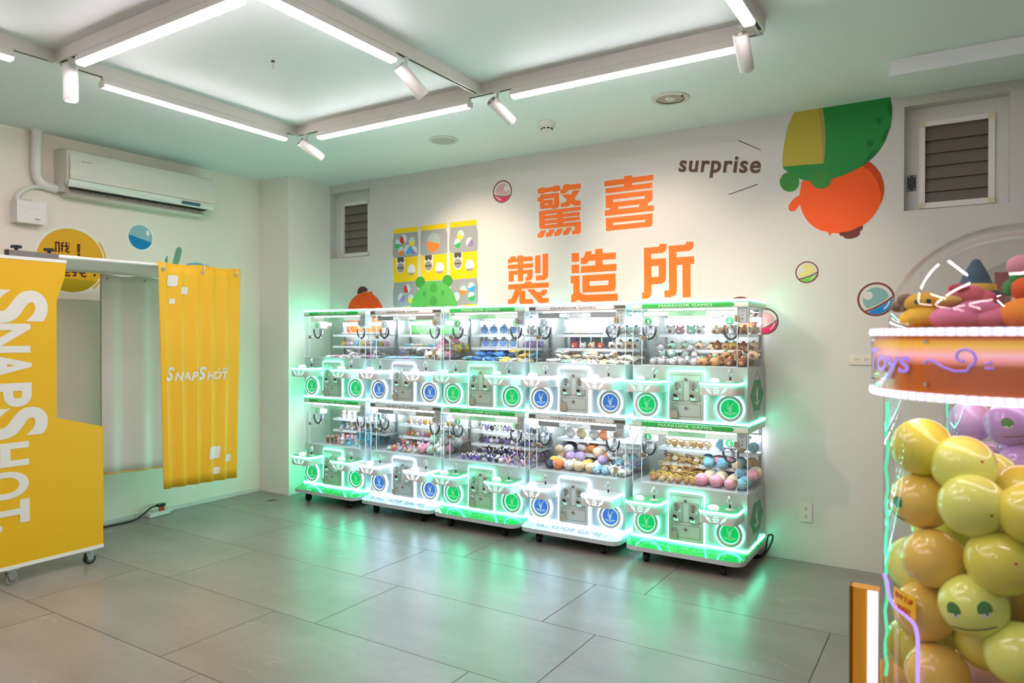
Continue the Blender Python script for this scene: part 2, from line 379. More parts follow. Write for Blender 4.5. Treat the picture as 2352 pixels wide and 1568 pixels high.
# traced sticker outlines: wall coordinates in metres
DEC = {'jing':[[(-3.02,2.797),(-3.001,2.799),(-2.997,2.806),(-2.952,2.804),(-2.949,2.798),(-2.871,2.798),(-2.869,2.805),(-2.823,2.807),(-2.82,2.801),(-2.805,2.8),(-2.802,2.769),(-2.784,2.769),(-2.778,2.78),(-2.77,2.807),(-2.717,2.807),(-2.716,2.799),(-2.613,2.798),(-2.613,2.757),(-2.728,2.756),(-2.734,2.745),(-2.747,2.732),(-2.799,2.732),(-2.801,2.763),(-2.821,2.761),(-2.821,2.757),(-2.868,2.756),(-2.87,2.762),(-2.947,2.761),(-2.954,2.752),(-2.999,2.754),(-3.001,2.759),(-3.02,2.76)],[(-2.99,2.747),(-2.943,2.746),(-2.814,2.745),(-2.81,2.643),(-2.818,2.625),(-2.839,2.614),(-2.881,2.615),(-2.881,2.626),(-2.994,2.624),(-2.997,2.689),(-3.02,2.693),(-3.02,2.724),(-2.999,2.724)],[(-2.958,2.706),(-2.861,2.706),(-2.861,2.65),(-2.872,2.65),(-2.873,2.695),(-2.962,2.696)],[(-2.951,2.665),(-2.917,2.666),(-2.917,2.656),(-2.952,2.656)],[(-2.788,2.724),(-2.724,2.725),(-2.71,2.713),(-2.681,2.748),(-2.618,2.747),(-2.669,2.679),(-2.654,2.666),(-2.64,2.662),(-2.613,2.66),(-2.612,2.621),(-2.666,2.62),(-2.681,2.627),(-2.699,2.642),(-2.71,2.633),(-2.722,2.623),(-2.798,2.621),(-2.798,2.656),(-2.765,2.658),(-2.749,2.664),(-2.739,2.676)],[(-3.007,2.608),(-2.612,2.611),(-2.612,2.58),(-2.774,2.578),(-2.774,2.568),(-2.62,2.568),(-2.62,2.537),(-2.774,2.537),(-2.774,2.528),(-2.619,2.529),(-2.619,2.5),(-2.773,2.498),(-2.773,2.488),(-2.611,2.489),(-2.61,2.406),(-2.617,2.394),(-2.631,2.388),(-2.692,2.389),(-2.692,2.421),(-2.667,2.423),(-2.667,2.455),(-2.983,2.455),(-2.999,2.466),(-3.004,2.486)],[(-2.948,2.575),(-2.831,2.577),(-2.831,2.567),(-2.948,2.566)],[(-2.948,2.535),(-2.831,2.536),(-2.831,2.527),(-2.948,2.526)],[(-2.947,2.496),(-2.831,2.496),(-2.831,2.488),(-2.947,2.486)],[(-3.019,2.419),(-3.003,2.421),(-2.99,2.443),(-2.937,2.443),(-2.957,2.403),(-2.968,2.387),(-2.983,2.384),(-3.019,2.385)],[(-2.938,2.42),(-2.915,2.422),(-2.904,2.444),(-2.851,2.444),(-2.876,2.403),(-2.887,2.389),(-2.904,2.385),(-2.937,2.386)],[(-2.859,2.422),(-2.838,2.422),(-2.828,2.445),(-2.772,2.445),(-2.794,2.404),(-2.807,2.39),(-2.826,2.387),(-2.858,2.387)],[(-2.775,2.423),(-2.757,2.424),(-2.744,2.445),(-2.691,2.447),(-2.715,2.405),(-2.726,2.393),(-2.742,2.389),(-2.775,2.389)]],'xi':[[(-2.403,2.792),(-2.233,2.792),(-2.233,2.81),(-2.166,2.811),(-2.165,2.793),(-1.99,2.794),(-1.99,2.752),(-2.164,2.75),(-2.163,2.734),(-1.999,2.734),(-1.999,2.694),(-2.391,2.692),(-2.392,2.731),(-2.233,2.733),(-2.233,2.749),(-2.403,2.749)],[(-2.39,2.676),(-1.996,2.678),(-1.996,2.611),(-2.005,2.594),(-2.022,2.585),(-2.032,2.581),(-2.036,2.561),(-1.986,2.56),(-1.985,2.516),(-2.397,2.513),(-2.398,2.558),(-2.351,2.558),(-2.356,2.575),(-2.388,2.576)],[(-2.327,2.638),(-2.06,2.639),(-2.06,2.618),(-2.326,2.616)],[(-2.284,2.576),(-2.102,2.577),(-2.107,2.559),(-2.28,2.557)],[(-2.389,2.495),(-1.995,2.498),(-1.995,2.419),(-2.001,2.403),(-2.016,2.396),(-2.387,2.392)],[(-2.326,2.453),(-2.056,2.454),(-2.057,2.437),(-2.326,2.434)]],'zhi':[[(-3.318,2.22),(-3.299,2.222),(-3.289,2.243),(-3.24,2.243),(-3.24,2.23),(-3.216,2.229),(-3.217,2.246),(-3.163,2.245),(-3.162,2.232),(-3.067,2.231),(-3.067,2.192),(-3.162,2.192),(-3.162,2.172),(-3.061,2.173),(-3.061,2.136),(-3.162,2.134),(-3.162,2.119),(-3.068,2.121),(-3.067,2.055),(-3.075,2.039),(-3.094,2.028),(-3.139,2.025),(-3.139,2.059),(-3.121,2.059),(-3.121,2.086),(-3.162,2.085),(-3.162,2.023),(-3.213,2.023),(-3.215,2.084),(-3.257,2.083),(-3.258,2.024),(-3.308,2.025),(-3.31,2.118),(-3.216,2.118),(-3.217,2.134),(-3.317,2.133),(-3.317,2.171),(-3.216,2.172),(-3.217,2.191),(-3.265,2.191),(-3.275,2.185),(-3.318,2.184)],[(-3.043,2.236),(-2.991,2.236),(-2.99,2.085),(-3.043,2.086)],[(-2.971,2.245),(-2.916,2.246),(-2.916,2.065),(-2.925,2.042),(-2.942,2.028),(-2.96,2.024),(-3.034,2.024),(-3.036,2.065),(-2.97,2.067)],[(-3.314,2.0),(-3.144,2.003),(-3.144,2.018),(-3.079,2.019),(-3.077,2.003),(-2.909,2.004),(-2.909,1.962),(-3.176,1.958),(-3.181,1.941),(-3.142,1.942),(-3.141,1.869),(-3.063,1.867),(-3.063,1.83),(-3.179,1.828),(-3.193,1.833),(-3.201,1.847),(-3.201,1.909),(-3.234,1.849),(-3.246,1.836),(-3.262,1.831),(-3.316,1.832),(-3.316,1.873),(-3.284,1.876),(-3.274,1.889),(-3.243,1.957),(-3.314,1.957)],[(-3.123,1.951),(-3.052,1.951),(-3.027,1.926),(-2.985,1.927),(-2.972,1.944),(-2.923,1.944),(-2.93,1.917),(-2.945,1.897),(-2.962,1.891),(-2.983,1.891),(-2.962,1.874),(-2.91,1.874),(-2.909,1.834),(-2.998,1.832),(-3.011,1.84)]],'zao':[[(-2.695,2.234),(-2.628,2.233),(-2.627,2.162),(-2.695,2.162)],[(-2.695,2.138),(-2.627,2.139),(-2.626,2.069),(-2.694,2.069)],[(-2.703,2.046),(-2.622,2.047),(-2.62,1.915),(-2.605,1.902),(-2.569,1.888),(-2.284,1.89),(-2.284,1.833),(-2.58,1.832),(-2.606,1.837),(-2.629,1.85),(-2.661,1.835),(-2.699,1.83),(-2.699,1.887),(-2.679,1.903),(-2.679,1.987),(-2.703,1.986)],[(-2.611,2.191),(-2.589,2.192),(-2.582,2.202),(-2.567,2.24),(-2.511,2.24),(-2.518,2.215),(-2.482,2.215),(-2.481,2.254),(-2.417,2.254),(-2.416,2.217),(-2.3,2.217),(-2.3,2.164),(-2.416,2.163),(-2.416,2.125),(-2.295,2.126),(-2.295,2.071),(-2.61,2.068),(-2.61,2.123),(-2.481,2.124),(-2.481,2.162),(-2.54,2.162),(-2.547,2.148),(-2.566,2.139),(-2.61,2.139)],[(-2.596,2.048),(-2.302,2.05),(-2.301,1.939),(-2.307,1.92),(-2.332,1.91),(-2.595,1.907)],[(-2.533,1.997),(-2.365,1.998),(-2.365,1.967),(-2.373,1.961),(-2.532,1.959)]],'suo':[[(-2.066,2.237),(-1.95,2.238),(-1.942,2.245),(-1.939,2.258),(-1.882,2.257),(-1.882,2.222),(-1.892,2.201),(-1.92,2.188),(-2.007,2.187),(-2.007,2.146),(-1.888,2.147),(-1.887,1.991),(-1.895,1.969),(-1.923,1.954),(-2.003,1.951),(-2.004,1.88),(-2.012,1.855),(-2.034,1.843),(-2.08,1.841),(-2.08,1.892),(-2.063,1.893)],[(-2.005,2.092),(-1.946,2.092),(-1.945,2.013),(-1.951,2.008),(-2.005,2.007)],[(-1.866,2.239),(-1.741,2.24),(-1.733,2.247),(-1.73,2.259),(-1.675,2.259),(-1.675,2.224),(-1.683,2.203),(-1.71,2.191),(-1.807,2.189),(-1.805,2.148),(-1.67,2.149),(-1.669,2.093),(-1.697,2.092),(-1.695,1.844),(-1.756,1.844),(-1.759,2.09),(-1.803,2.089),(-1.802,1.89),(-1.812,1.865),(-1.847,1.848),(-1.899,1.848),(-1.9,1.901),(-1.863,1.902)]],'croc_body':[[(-0.968,3.103),(-0.785,3.1),(-0.381,3.102),(-0.37,3.041),(-0.371,2.97),(-0.384,2.895),(-0.418,2.803),(-0.47,2.732),(-0.529,2.684),(-0.582,2.658),(-0.637,2.636),(-0.722,2.615),(-0.797,2.607),(-0.864,2.614),(-0.925,2.635),(-0.984,2.673),(-1.024,2.709),(-1.042,2.735),(-1.041,2.83),(-1.028,2.918),(-1.005,3.019)]],'croc_panel':[[(-0.968,3.103),(-0.815,3.102),(-0.805,3.042),(-0.796,2.959),(-0.787,2.836),(-0.784,2.724),(-1.042,2.735),(-1.041,2.83),(-1.028,2.918),(-1.005,3.019)]],'croc_panel_edge':[[(-0.815,3.102),(-0.785,3.1),(-0.774,3.016),(-0.767,2.9),(-0.77,2.779),(-0.776,2.726),(-0.784,2.724),(-0.787,2.836),(-0.796,2.959),(-0.805,3.042)]],'croc_lids':[[(-0.73,2.612),(-0.734,2.592),(-0.743,2.575),(-0.757,2.562),(-0.775,2.555),(-0.795,2.554),(-0.816,2.559),(-0.834,2.571),(-0.849,2.587),(-0.858,2.607),(-0.861,2.628),(-0.858,2.648),(-0.849,2.666),(-0.834,2.679),(-0.816,2.686),(-0.796,2.687),(-0.776,2.681),(-0.757,2.669),(-0.743,2.653),(-0.734,2.633)],[(-0.933,2.616),(-0.936,2.595),(-0.945,2.577),(-0.959,2.564),(-0.977,2.556),(-0.997,2.555),(-1.017,2.561),(-1.035,2.572),(-1.049,2.589),(-1.059,2.609),(-1.062,2.63),(-1.059,2.651),(-1.049,2.669),(-1.035,2.683),(-1.017,2.69),(-0.997,2.691),(-0.977,2.685),(-0.959,2.673),(-0.945,2.657),(-0.936,2.637)]],'croc_spots':[[(-0.429,2.954),(-0.429,2.946),(-0.432,2.939),(-0.435,2.934),(-0.44,2.931),(-0.445,2.93),(-0.45,2.932),(-0.454,2.937),(-0.458,2.943),(-0.46,2.951),(-0.461,2.959),(-0.46,2.967),(-0.458,2.974),(-0.455,2.979),(-0.45,2.982),(-0.445,2.983),(-0.44,2.98),(-0.435,2.976),(-0.432,2.97),(-0.43,2.962)],[(-0.478,2.818),(-0.478,2.81),(-0.481,2.803),(-0.485,2.798),(-0.491,2.795),(-0.497,2.795),(-0.503,2.797),(-0.508,2.801),(-0.513,2.808),(-0.515,2.815),(-0.516,2.824),(-0.516,2.832),(-0.513,2.839),(-0.508,2.844),(-0.503,2.847),(-0.497,2.847),(-0.491,2.845),(-0.486,2.84),(-0.481,2.834),(-0.479,2.826)],[(-0.378,2.913),(-0.413,2.88),(-0.426,2.843),(-0.424,2.81),(-0.412,2.815),(-0.384,2.895)],[(-0.447,2.768),(-0.482,2.763),(-0.517,2.725),(-0.528,2.691),(-0.47,2.732)],[(-0.385,3.082),(-0.396,3.039),(-0.387,2.992),(-0.373,2.98),(-0.372,3.041),(-0.38,3.098)]],'round_body':[[(-0.906,2.626),(-0.925,2.573),(-0.933,2.526),(-0.954,2.515),(-0.983,2.49),(-1.0,2.464),(-1.003,2.44),(-0.99,2.421),(-0.963,2.42),(-0.944,2.441),(-0.93,2.457),(-0.905,2.386),(-0.86,2.32),(-0.802,2.275),(-0.749,2.256),(-0.74,2.229),(-0.724,2.248),(-0.678,2.243),(-0.617,2.253),(-0.542,2.282),(-0.486,2.328),(-0.44,2.402),(-0.417,2.472),(-0.414,2.53),(-0.429,2.596),(-0.458,2.652),(-0.505,2.701),(-0.553,2.684),(-0.637,2.645),(-0.722,2.622),(-0.797,2.614)]],'round_shade':[[(-0.505,2.701),(-0.458,2.652),(-0.429,2.596),(-0.414,2.53),(-0.417,2.472),(-0.431,2.428),(-0.434,2.493),(-0.458,2.574),(-0.499,2.638),(-0.541,2.676)]],'round_cap':[[(-0.677,2.248),(-0.617,2.253),(-0.542,2.284),(-0.542,2.257),(-0.554,2.248),(-0.557,2.226),(-0.581,2.208),(-0.617,2.202),(-0.647,2.209),(-0.656,2.222),(-0.672,2.226)]],'v_yellow':[[(-4.636,2.586),(-4.331,2.588),(-4.331,2.543),(-4.636,2.541)],[(-4.296,2.588),(-3.989,2.591),(-3.989,2.546),(-4.296,2.543)],[(-3.953,2.592),(-3.649,2.595),(-3.646,2.547),(-3.953,2.545)],[(-4.634,2.307),(-4.331,2.308),(-4.331,2.12),(-4.339,2.108),(-4.331,2.102),(-4.331,2.078),(-4.633,2.067),(-4.633,2.109),(-4.624,2.119),(-4.633,2.127)],[(-4.292,2.31),(-3.987,2.31),(-3.987,2.131),(-3.997,2.117),(-3.982,2.101),(-3.978,2.075),(-4.242,2.068),(-4.292,2.076),(-4.292,2.115),(-4.284,2.121),(-4.292,2.136)],[(-3.95,2.313),(-3.645,2.313),(-3.645,2.132),(-3.655,2.125),(-3.645,2.118),(-3.645,2.075),(-3.95,2.071),(-3.95,2.115),(-3.94,2.121),(-3.95,2.132)],[(-4.626,1.833),(-4.586,1.834),(-4.586,1.749),(-4.626,1.75)],[(-4.489,1.833),(-4.39,1.837),(-4.39,1.746),(-4.489,1.748)],[(-3.805,1.836),(-3.644,1.839),(-3.644,1.758),(-3.805,1.755)]],'v_grey':[[(-4.63,2.54),(-4.335,2.539),(-4.323,2.47),(-4.321,2.325),(-4.331,2.31),(-4.626,2.308),(-4.643,2.344),(-4.643,2.468)],[(-4.288,2.542),(-3.997,2.543),(-3.98,2.486),(-3.98,2.327),(-3.993,2.312),(-4.288,2.311),(-4.3,2.336),(-4.297,2.468)],[(-3.945,2.544),(-3.655,2.547),(-3.638,2.477),(-3.638,2.329),(-3.652,2.314),(-3.941,2.313),(-3.958,2.338),(-3.956,2.443)],[(-4.626,2.065),(-4.331,2.076),(-4.331,1.839),(-4.622,1.833),(-4.639,1.861),(-4.637,1.998)],[(-4.242,2.067),(-4.022,2.068),(-4.022,1.977),(-4.242,1.984)],[(-3.941,2.069),(-3.648,2.071),(-3.636,2.003),(-3.635,1.855),(-3.651,1.84),(-3.934,1.833)]],'v_white':[[(-4.598,2.308),(-4.489,2.309),(-4.489,2.2),(-4.505,2.165),(-4.543,2.153),(-4.577,2.165),(-4.594,2.193)],[(-4.249,2.31),(-4.149,2.31),(-4.149,2.201),(-4.165,2.166),(-4.203,2.155),(-4.234,2.167),(-4.249,2.194)],[(-3.912,2.313),(-3.81,2.314),(-3.809,2.201),(-3.825,2.167),(-3.861,2.156),(-3.894,2.168),(-3.912,2.195)],[(-4.453,2.156),(-4.455,2.193),(-4.437,2.228),(-4.407,2.237),(-4.378,2.225),(-4.361,2.188),(-4.362,2.155)],[(-4.115,2.155),(-4.115,2.193),(-4.097,2.231),(-4.067,2.241),(-4.037,2.228),(-4.019,2.194),(-4.021,2.157)],[(-3.774,2.16),(-3.774,2.199),(-3.757,2.236),(-3.726,2.245),(-3.694,2.232),(-3.678,2.2),(-3.68,2.163)]],'v_dark':[[(-4.583,2.309),(-4.501,2.309),(-4.501,2.268),(-4.513,2.256),(-4.529,2.261),(-4.543,2.272),(-4.553,2.26),(-4.569,2.255),(-4.583,2.27)],[(-4.243,2.309),(-4.16,2.31),(-4.16,2.27),(-4.173,2.256),(-4.188,2.263),(-4.201,2.274),(-4.211,2.261),(-4.226,2.258),(-4.243,2.271)],[(-3.901,2.313),(-3.82,2.313),(-3.82,2.274),(-3.833,2.26),(-3.847,2.267),(-3.86,2.278),(-3.87,2.265),(-3.887,2.262),(-3.901,2.276)],[(-4.579,2.214),(-4.509,2.214),(-4.509,2.2),(-4.579,2.2)],[(-4.236,2.216),(-4.167,2.217),(-4.167,2.202),(-4.236,2.202)],[(-3.893,2.219),(-3.825,2.22),(-3.825,2.206),(-3.893,2.207)]],'v_knob':[[(-4.496,2.205),(-4.498,2.191),(-4.505,2.179),(-4.515,2.169),(-4.528,2.163),(-4.543,2.161),(-4.557,2.164),(-4.57,2.172),(-4.581,2.182),(-4.587,2.195),(-4.59,2.21),(-4.587,2.224),(-4.581,2.237),(-4.57,2.246),(-4.557,2.252),(-4.543,2.254),(-4.528,2.251),(-4.515,2.243),(-4.505,2.233),(-4.498,2.219)],[(-4.155,2.207),(-4.158,2.193),(-4.164,2.181),(-4.174,2.171),(-4.187,2.165),(-4.201,2.164),(-4.215,2.167),(-4.228,2.174),(-4.238,2.185),(-4.245,2.198),(-4.247,2.212),(-4.245,2.226),(-4.238,2.239),(-4.228,2.249),(-4.215,2.254),(-4.201,2.256),(-4.187,2.253),(-4.174,2.246),(-4.164,2.235),(-4.158,2.222)],[(-3.815,2.211),(-3.817,2.197),(-3.823,2.185),(-3.833,2.175),(-3.845,2.17),(-3.859,2.168),(-3.873,2.171),(-3.886,2.178),(-3.896,2.189),(-3.902,2.202),(-3.904,2.216),(-3.902,2.23),(-3.896,2.242),(-3.886,2.252),(-3.873,2.257),(-3.859,2.259),(-3.845,2.256),(-3.833,2.249),(-3.823,2.238),(-3.817,2.225)],[(-4.453,2.156),(-4.362,2.155),(-4.382,2.134),(-4.409,2.13),(-4.437,2.138)],[(-4.115,2.155),(-4.021,2.157),(-4.037,2.136),(-4.067,2.131),(-4.097,2.138)],[(-3.774,2.16),(-3.68,2.163),(-3.694,2.143),(-3.729,2.135),(-3.757,2.143)]],'caps':[((-4.577,2.439),0.044,8,'green'),((-4.507,2.478),0.048,70,'red'),((-4.403,2.451),0.044,-10,'yellow'),((-4.537,2.369),0.044,-12,'orange'),((-4.457,2.377),0.049,-55,'blue'),((-4.375,2.366),0.043,40,'purple'),((-4.139,2.424),0.092,14,'orange'),((-3.828,2.471),0.045,30,'yellow'),((-3.863,2.396),0.045,-18,'green'),((-3.728,2.397),0.046,-48,'purple'),((-4.459,2.004),0.046,70,'red'),((-4.535,1.919),0.046,-45,'purple'),((-4.413,1.906),0.043,0,'yellow'),((-3.796,1.967),0.045,8,'orange'),((-3.706,1.993),0.045,-18,'blue'),((-3.706,1.908),0.044,-15,'green'),((-3.872,1.913),0.042,0,'clear')],'g_body':[[(-4.417,1.826),(-4.39,1.904),(-4.327,1.987),(-4.242,2.047),(-4.188,2.065),(-4.124,2.068),(-4.067,2.06),(-4.008,2.037),(-3.949,1.995),(-3.89,1.914),(-3.858,1.823),(-3.858,1.573),(-4.417,1.576)]],'g_ears':[[(-4.239,2.056),(-4.242,2.039),(-4.25,2.024),(-4.263,2.012),(-4.279,2.005),(-4.297,2.003),(-4.315,2.006),(-4.332,2.015),(-4.345,2.027),(-4.353,2.043),(-4.356,2.061),(-4.353,2.078),(-4.345,2.093),(-4.332,2.105),(-4.315,2.112),(-4.297,2.114),(-4.279,2.11),(-4.263,2.102),(-4.25,2.089),(-4.242,2.073)],[(-3.918,2.058),(-3.921,2.041),(-3.929,2.026),(-3.942,2.014),(-3.958,2.007),(-3.977,2.005),(-3.995,2.008),(-4.011,2.017),(-4.024,2.03),(-4.033,2.045),(-4.036,2.063),(-4.033,2.08),(-4.025,2.095),(-4.011,2.106),(-3.995,2.113),(-3.977,2.115),(-3.958,2.112),(-3.942,2.103),(-3.929,2.091),(-3.921,2.075)]],'g_spots':[[(-4.095,2.0),(-4.097,1.985),(-4.103,1.972),(-4.113,1.962),(-4.125,1.956),(-4.139,1.954),(-4.152,1.957),(-4.165,1.964),(-4.174,1.975),(-4.181,1.988),(-4.183,2.003),(-4.181,2.018),(-4.174,2.031),(-4.165,2.041),(-4.152,2.047),(-4.139,2.049),(-4.125,2.046),(-4.113,2.039),(-4.103,2.028),(-4.097,2.015)],[(-4.095,1.878),(-4.097,1.864),(-4.103,1.851),(-4.113,1.84),(-4.125,1.834),(-4.139,1.832),(-4.152,1.834),(-4.164,1.841),(-4.174,1.852),(-4.181,1.866),(-4.183,1.881),(-4.181,1.895),(-4.174,1.908),(-4.165,1.919),(-4.152,1.925),(-4.139,1.927),(-4.125,1.924),(-4.113,1.917),(-4.103,1.906),(-4.097,1.893)],[(-4.225,1.949),(-4.226,1.939),(-4.229,1.931),(-4.233,1.925),(-4.239,1.921),(-4.246,1.919),(-4.252,1.921),(-4.258,1.925),(-4.262,1.932),(-4.265,1.941),(-4.266,1.95),(-4.265,1.959),(-4.262,1.968),(-4.258,1.974),(-4.252,1.978),(-4.246,1.979),(-4.239,1.978),(-4.233,1.973),(-4.229,1.966),(-4.226,1.958)],[(-4.012,1.95),(-4.013,1.941),(-4.016,1.933),(-4.02,1.926),(-4.026,1.922),(-4.032,1.921),(-4.038,1.922),(-4.044,1.927),(-4.048,1.934),(-4.051,1.942),(-4.052,1.951),(-4.051,1.96),(-4.048,1.968),(-4.044,1.975),(-4.038,1.979),(-4.032,1.98),(-4.026,1.978),(-4.02,1.974),(-4.016,1.967),(-4.013,1.959)],[(-4.229,1.816),(-4.229,1.806),(-4.232,1.798),(-4.236,1.792),(-4.24,1.787),(-4.246,1.786),(-4.251,1.788),(-4.255,1.792),(-4.259,1.799),(-4.262,1.807),(-4.262,1.816),(-4.262,1.826),(-4.259,1.834),(-4.255,1.841),(-4.251,1.845),(-4.246,1.846),(-4.24,1.845),(-4.236,1.84),(-4.232,1.833),(-4.229,1.825)],[(-4.014,1.82),(-4.015,1.811),(-4.018,1.803),(-4.022,1.796),(-4.027,1.792),(-4.032,1.791),(-4.038,1.793),(-4.043,1.797),(-4.047,1.803),(-4.049,1.812),(-4.05,1.821),(-4.049,1.83),(-4.047,1.838),(-4.043,1.845),(-4.038,1.849),(-4.032,1.85),(-4.027,1.848),(-4.022,1.844),(-4.018,1.838),(-4.015,1.829)]],'b_body':[[(-5.252,1.821),(-5.232,1.869),(-5.199,1.916),(-5.133,1.961),(-5.029,1.989),(-4.934,1.99),(-4.915,2.004),(-4.911,1.973),(-4.839,1.92),(-4.789,1.858),(-4.771,1.821),(-4.771,1.571),(-5.252,1.571)]],'b_hat':[[(-5.11,1.973),(-5.104,2.022),(-5.068,2.045),(-5.016,2.045),(-4.978,2.018),(-4.981,1.997),(-5.029,1.991)]],'cap_pink':((-3.376,2.814),0.099),'cap_yellow':((-0.882,1.992),0.075),'cap_blue':((-0.458,1.795),0.111),'cap_pink2':((-1.159,1.658),0.094),'cap_top':((-1.331,1.703),0.135),'sur':[(-1.792,2.777),(-1.19,2.693),(-1.785,2.877),(-1.192,2.789),(-1.36,2.843),(-1.556,2.729)],'dash':[[(-1.344,2.964),(-1.19,2.874),(-1.193,2.87),(-1.346,2.959)],[(-1.418,2.582),(-1.214,2.634),(-1.212,2.629),(-1.415,2.578)]],'lets':{'S':(1.838,1.63,2.268),'N':(1.627,1.445,2.166),'A':(1.443,1.286,2.173),'P':(1.255,1.106,2.172),'S2':(1.1,0.91,2.266),'H':(0.884,0.735,2.155),'O':(0.707,0.534,2.154),'T':(0.522,0.375,2.158)},'L_cap':((3.431,2.395),0.104),'L_bub':[[(3.119,2.168),(3.116,2.126),(3.106,2.085),(3.091,2.045),(3.07,2.008),(3.044,1.975),(3.014,1.947),(2.98,1.923),(2.945,1.906),(2.907,1.894),(2.87,1.889),(2.832,1.89),(2.796,1.898),(2.763,1.911),(2.732,1.93),(2.704,1.954),(2.681,1.982),(2.663,2.014),(2.65,2.049),(2.642,2.086),(2.639,2.124),(2.642,2.163),(2.65,2.202),(2.664,2.239),(2.682,2.274),(2.706,2.307),(2.733,2.336),(2.764,2.36),(2.798,2.38),(2.834,2.394),(2.871,2.402),(2.909,2.403),(2.946,2.399),(2.982,2.388),(3.015,2.37),(3.045,2.347),(3.071,2.319),(3.092,2.286),(3.107,2.249),(3.116,2.209)]],'L_bubin':[(2.87,2.145),(3.119,2.168),(2.871,2.399),(2.87,1.893),(2.796,2.011),(3.11,1.994)],'L_chars':[[(2.751,2.282),(2.786,2.284),(2.786,2.201),(2.774,2.2),(2.774,2.268),(2.762,2.268),(2.762,2.201),(2.751,2.201)],[(2.792,2.275),(2.814,2.287),(2.817,2.278),(2.809,2.273),(2.809,2.259),(2.857,2.261),(2.857,2.251),(2.808,2.249),(2.808,2.206),(2.797,2.205),(2.797,2.225),(2.791,2.223),(2.791,2.234),(2.797,2.237),(2.797,2.247),(2.791,2.247),(2.791,2.257),(2.797,2.258),(2.797,2.269),(2.793,2.268)],[(2.826,2.287),(2.838,2.287),(2.844,2.207),(2.857,2.221),(2.86,2.211),(2.845,2.202),(2.835,2.201)],[(2.847,2.284),(2.857,2.284),(2.855,2.273),(2.848,2.274)],[(2.846,2.245),(2.859,2.244),(2.824,2.209),(2.82,2.219)],[(2.912,2.281),(2.938,2.283),(2.934,2.213),(2.916,2.212)],[(2.915,2.206),(2.936,2.207),(2.936,2.189),(2.915,2.187)],[(2.821,2.054),(2.858,2.053),(2.858,2.042),(2.821,2.042)],[(2.817,2.033),(2.864,2.032),(2.864,2.019),(2.813,2.018)],[(2.87,2.062),(2.92,2.062),(2.918,2.052),(2.906,2.05),(2.908,2.029),(2.898,2.019),(2.88,2.02),(2.876,2.031),(2.89,2.031),(2.892,2.049),(2.87,2.052)],[(2.928,2.058),(2.954,2.058),(2.96,2.061),(2.978,2.058),(2.976,2.047),(2.954,2.047),(2.956,2.034),(2.982,2.035),(2.982,2.021),(2.954,2.021),(2.942,2.03),(2.941,2.044),(2.928,2.048)],[(3.039,2.052),(3.058,2.052),(3.056,2.033),(3.039,2.032)],[(3.04,2.097),(3.06,2.097),(3.057,2.062),(3.042,2.06)]],'L_leaf':[[(3.64,2.193),(3.656,2.239),(3.675,2.257),(3.671,2.191)],[(3.724,2.196),(3.745,2.292),(3.761,2.333),(3.785,2.349),(3.806,2.338),(3.807,2.298),(3.777,2.2)]],'L_blue':[[(3.836,2.19),(3.88,2.214),(3.958,2.226),(4.037,2.218),(4.083,2.206),(4.083,2.097),(3.836,2.08)]],'dot':(1.993,0.36),'c_sq':[[(3.077,1.923),(3.084,1.999),(3.165,2.005),(3.156,1.926)],[(3.185,1.867),(3.192,1.919),(3.249,1.923),(3.242,1.868)],[(3.095,1.791),(3.1,1.828),(3.143,1.83),(3.137,1.791)],[(3.419,0.596),(3.44,0.678),(3.525,0.663),(3.504,0.58)],[(3.558,0.547),(3.573,0.595),(3.624,0.592),(3.608,0.54)],[(3.459,0.468),(3.469,0.509),(3.521,0.501),(3.508,0.456)]],'c_txt':[(3.075,1.212),(3.616,1.197),(3.076,1.308),(3.533,1.279),(3.616,1.295)]}

# ---------------------------------------------------------------- materials
M_wall = mat('painted_wall', '#cdcac5', 0.55, noise=0.025, nscale=1.3, bump=0.05)
M_ceil = mat('painted_ceiling', '#eff6f8', 0.6, noise=0.02, nscale=0.8)
M_trim = mat('white_trim', '#dcdad4', 0.4)
M_white = mat('white_plastic', '#e8e6e0', 0.35)
M_ivory = mat('ivory_plastic', '#d9d2c4', 0.35)
M_black = mat('black_plastic', '#141414', 0.4)
M_rubber = mat('black_rubber', '#0c0c0d', 0.6)
M_steel = mat('brushed_steel', '#b8bab8', 0.3, 0.9)
M_chrome = mat('chrome', '#d8dada', 0.12, 1.0)
M_brass = mat('brass', '#b08a4a', 0.35, 0.8)
M_dark = mat('dark_gap', '#1a1a18', 0.8)

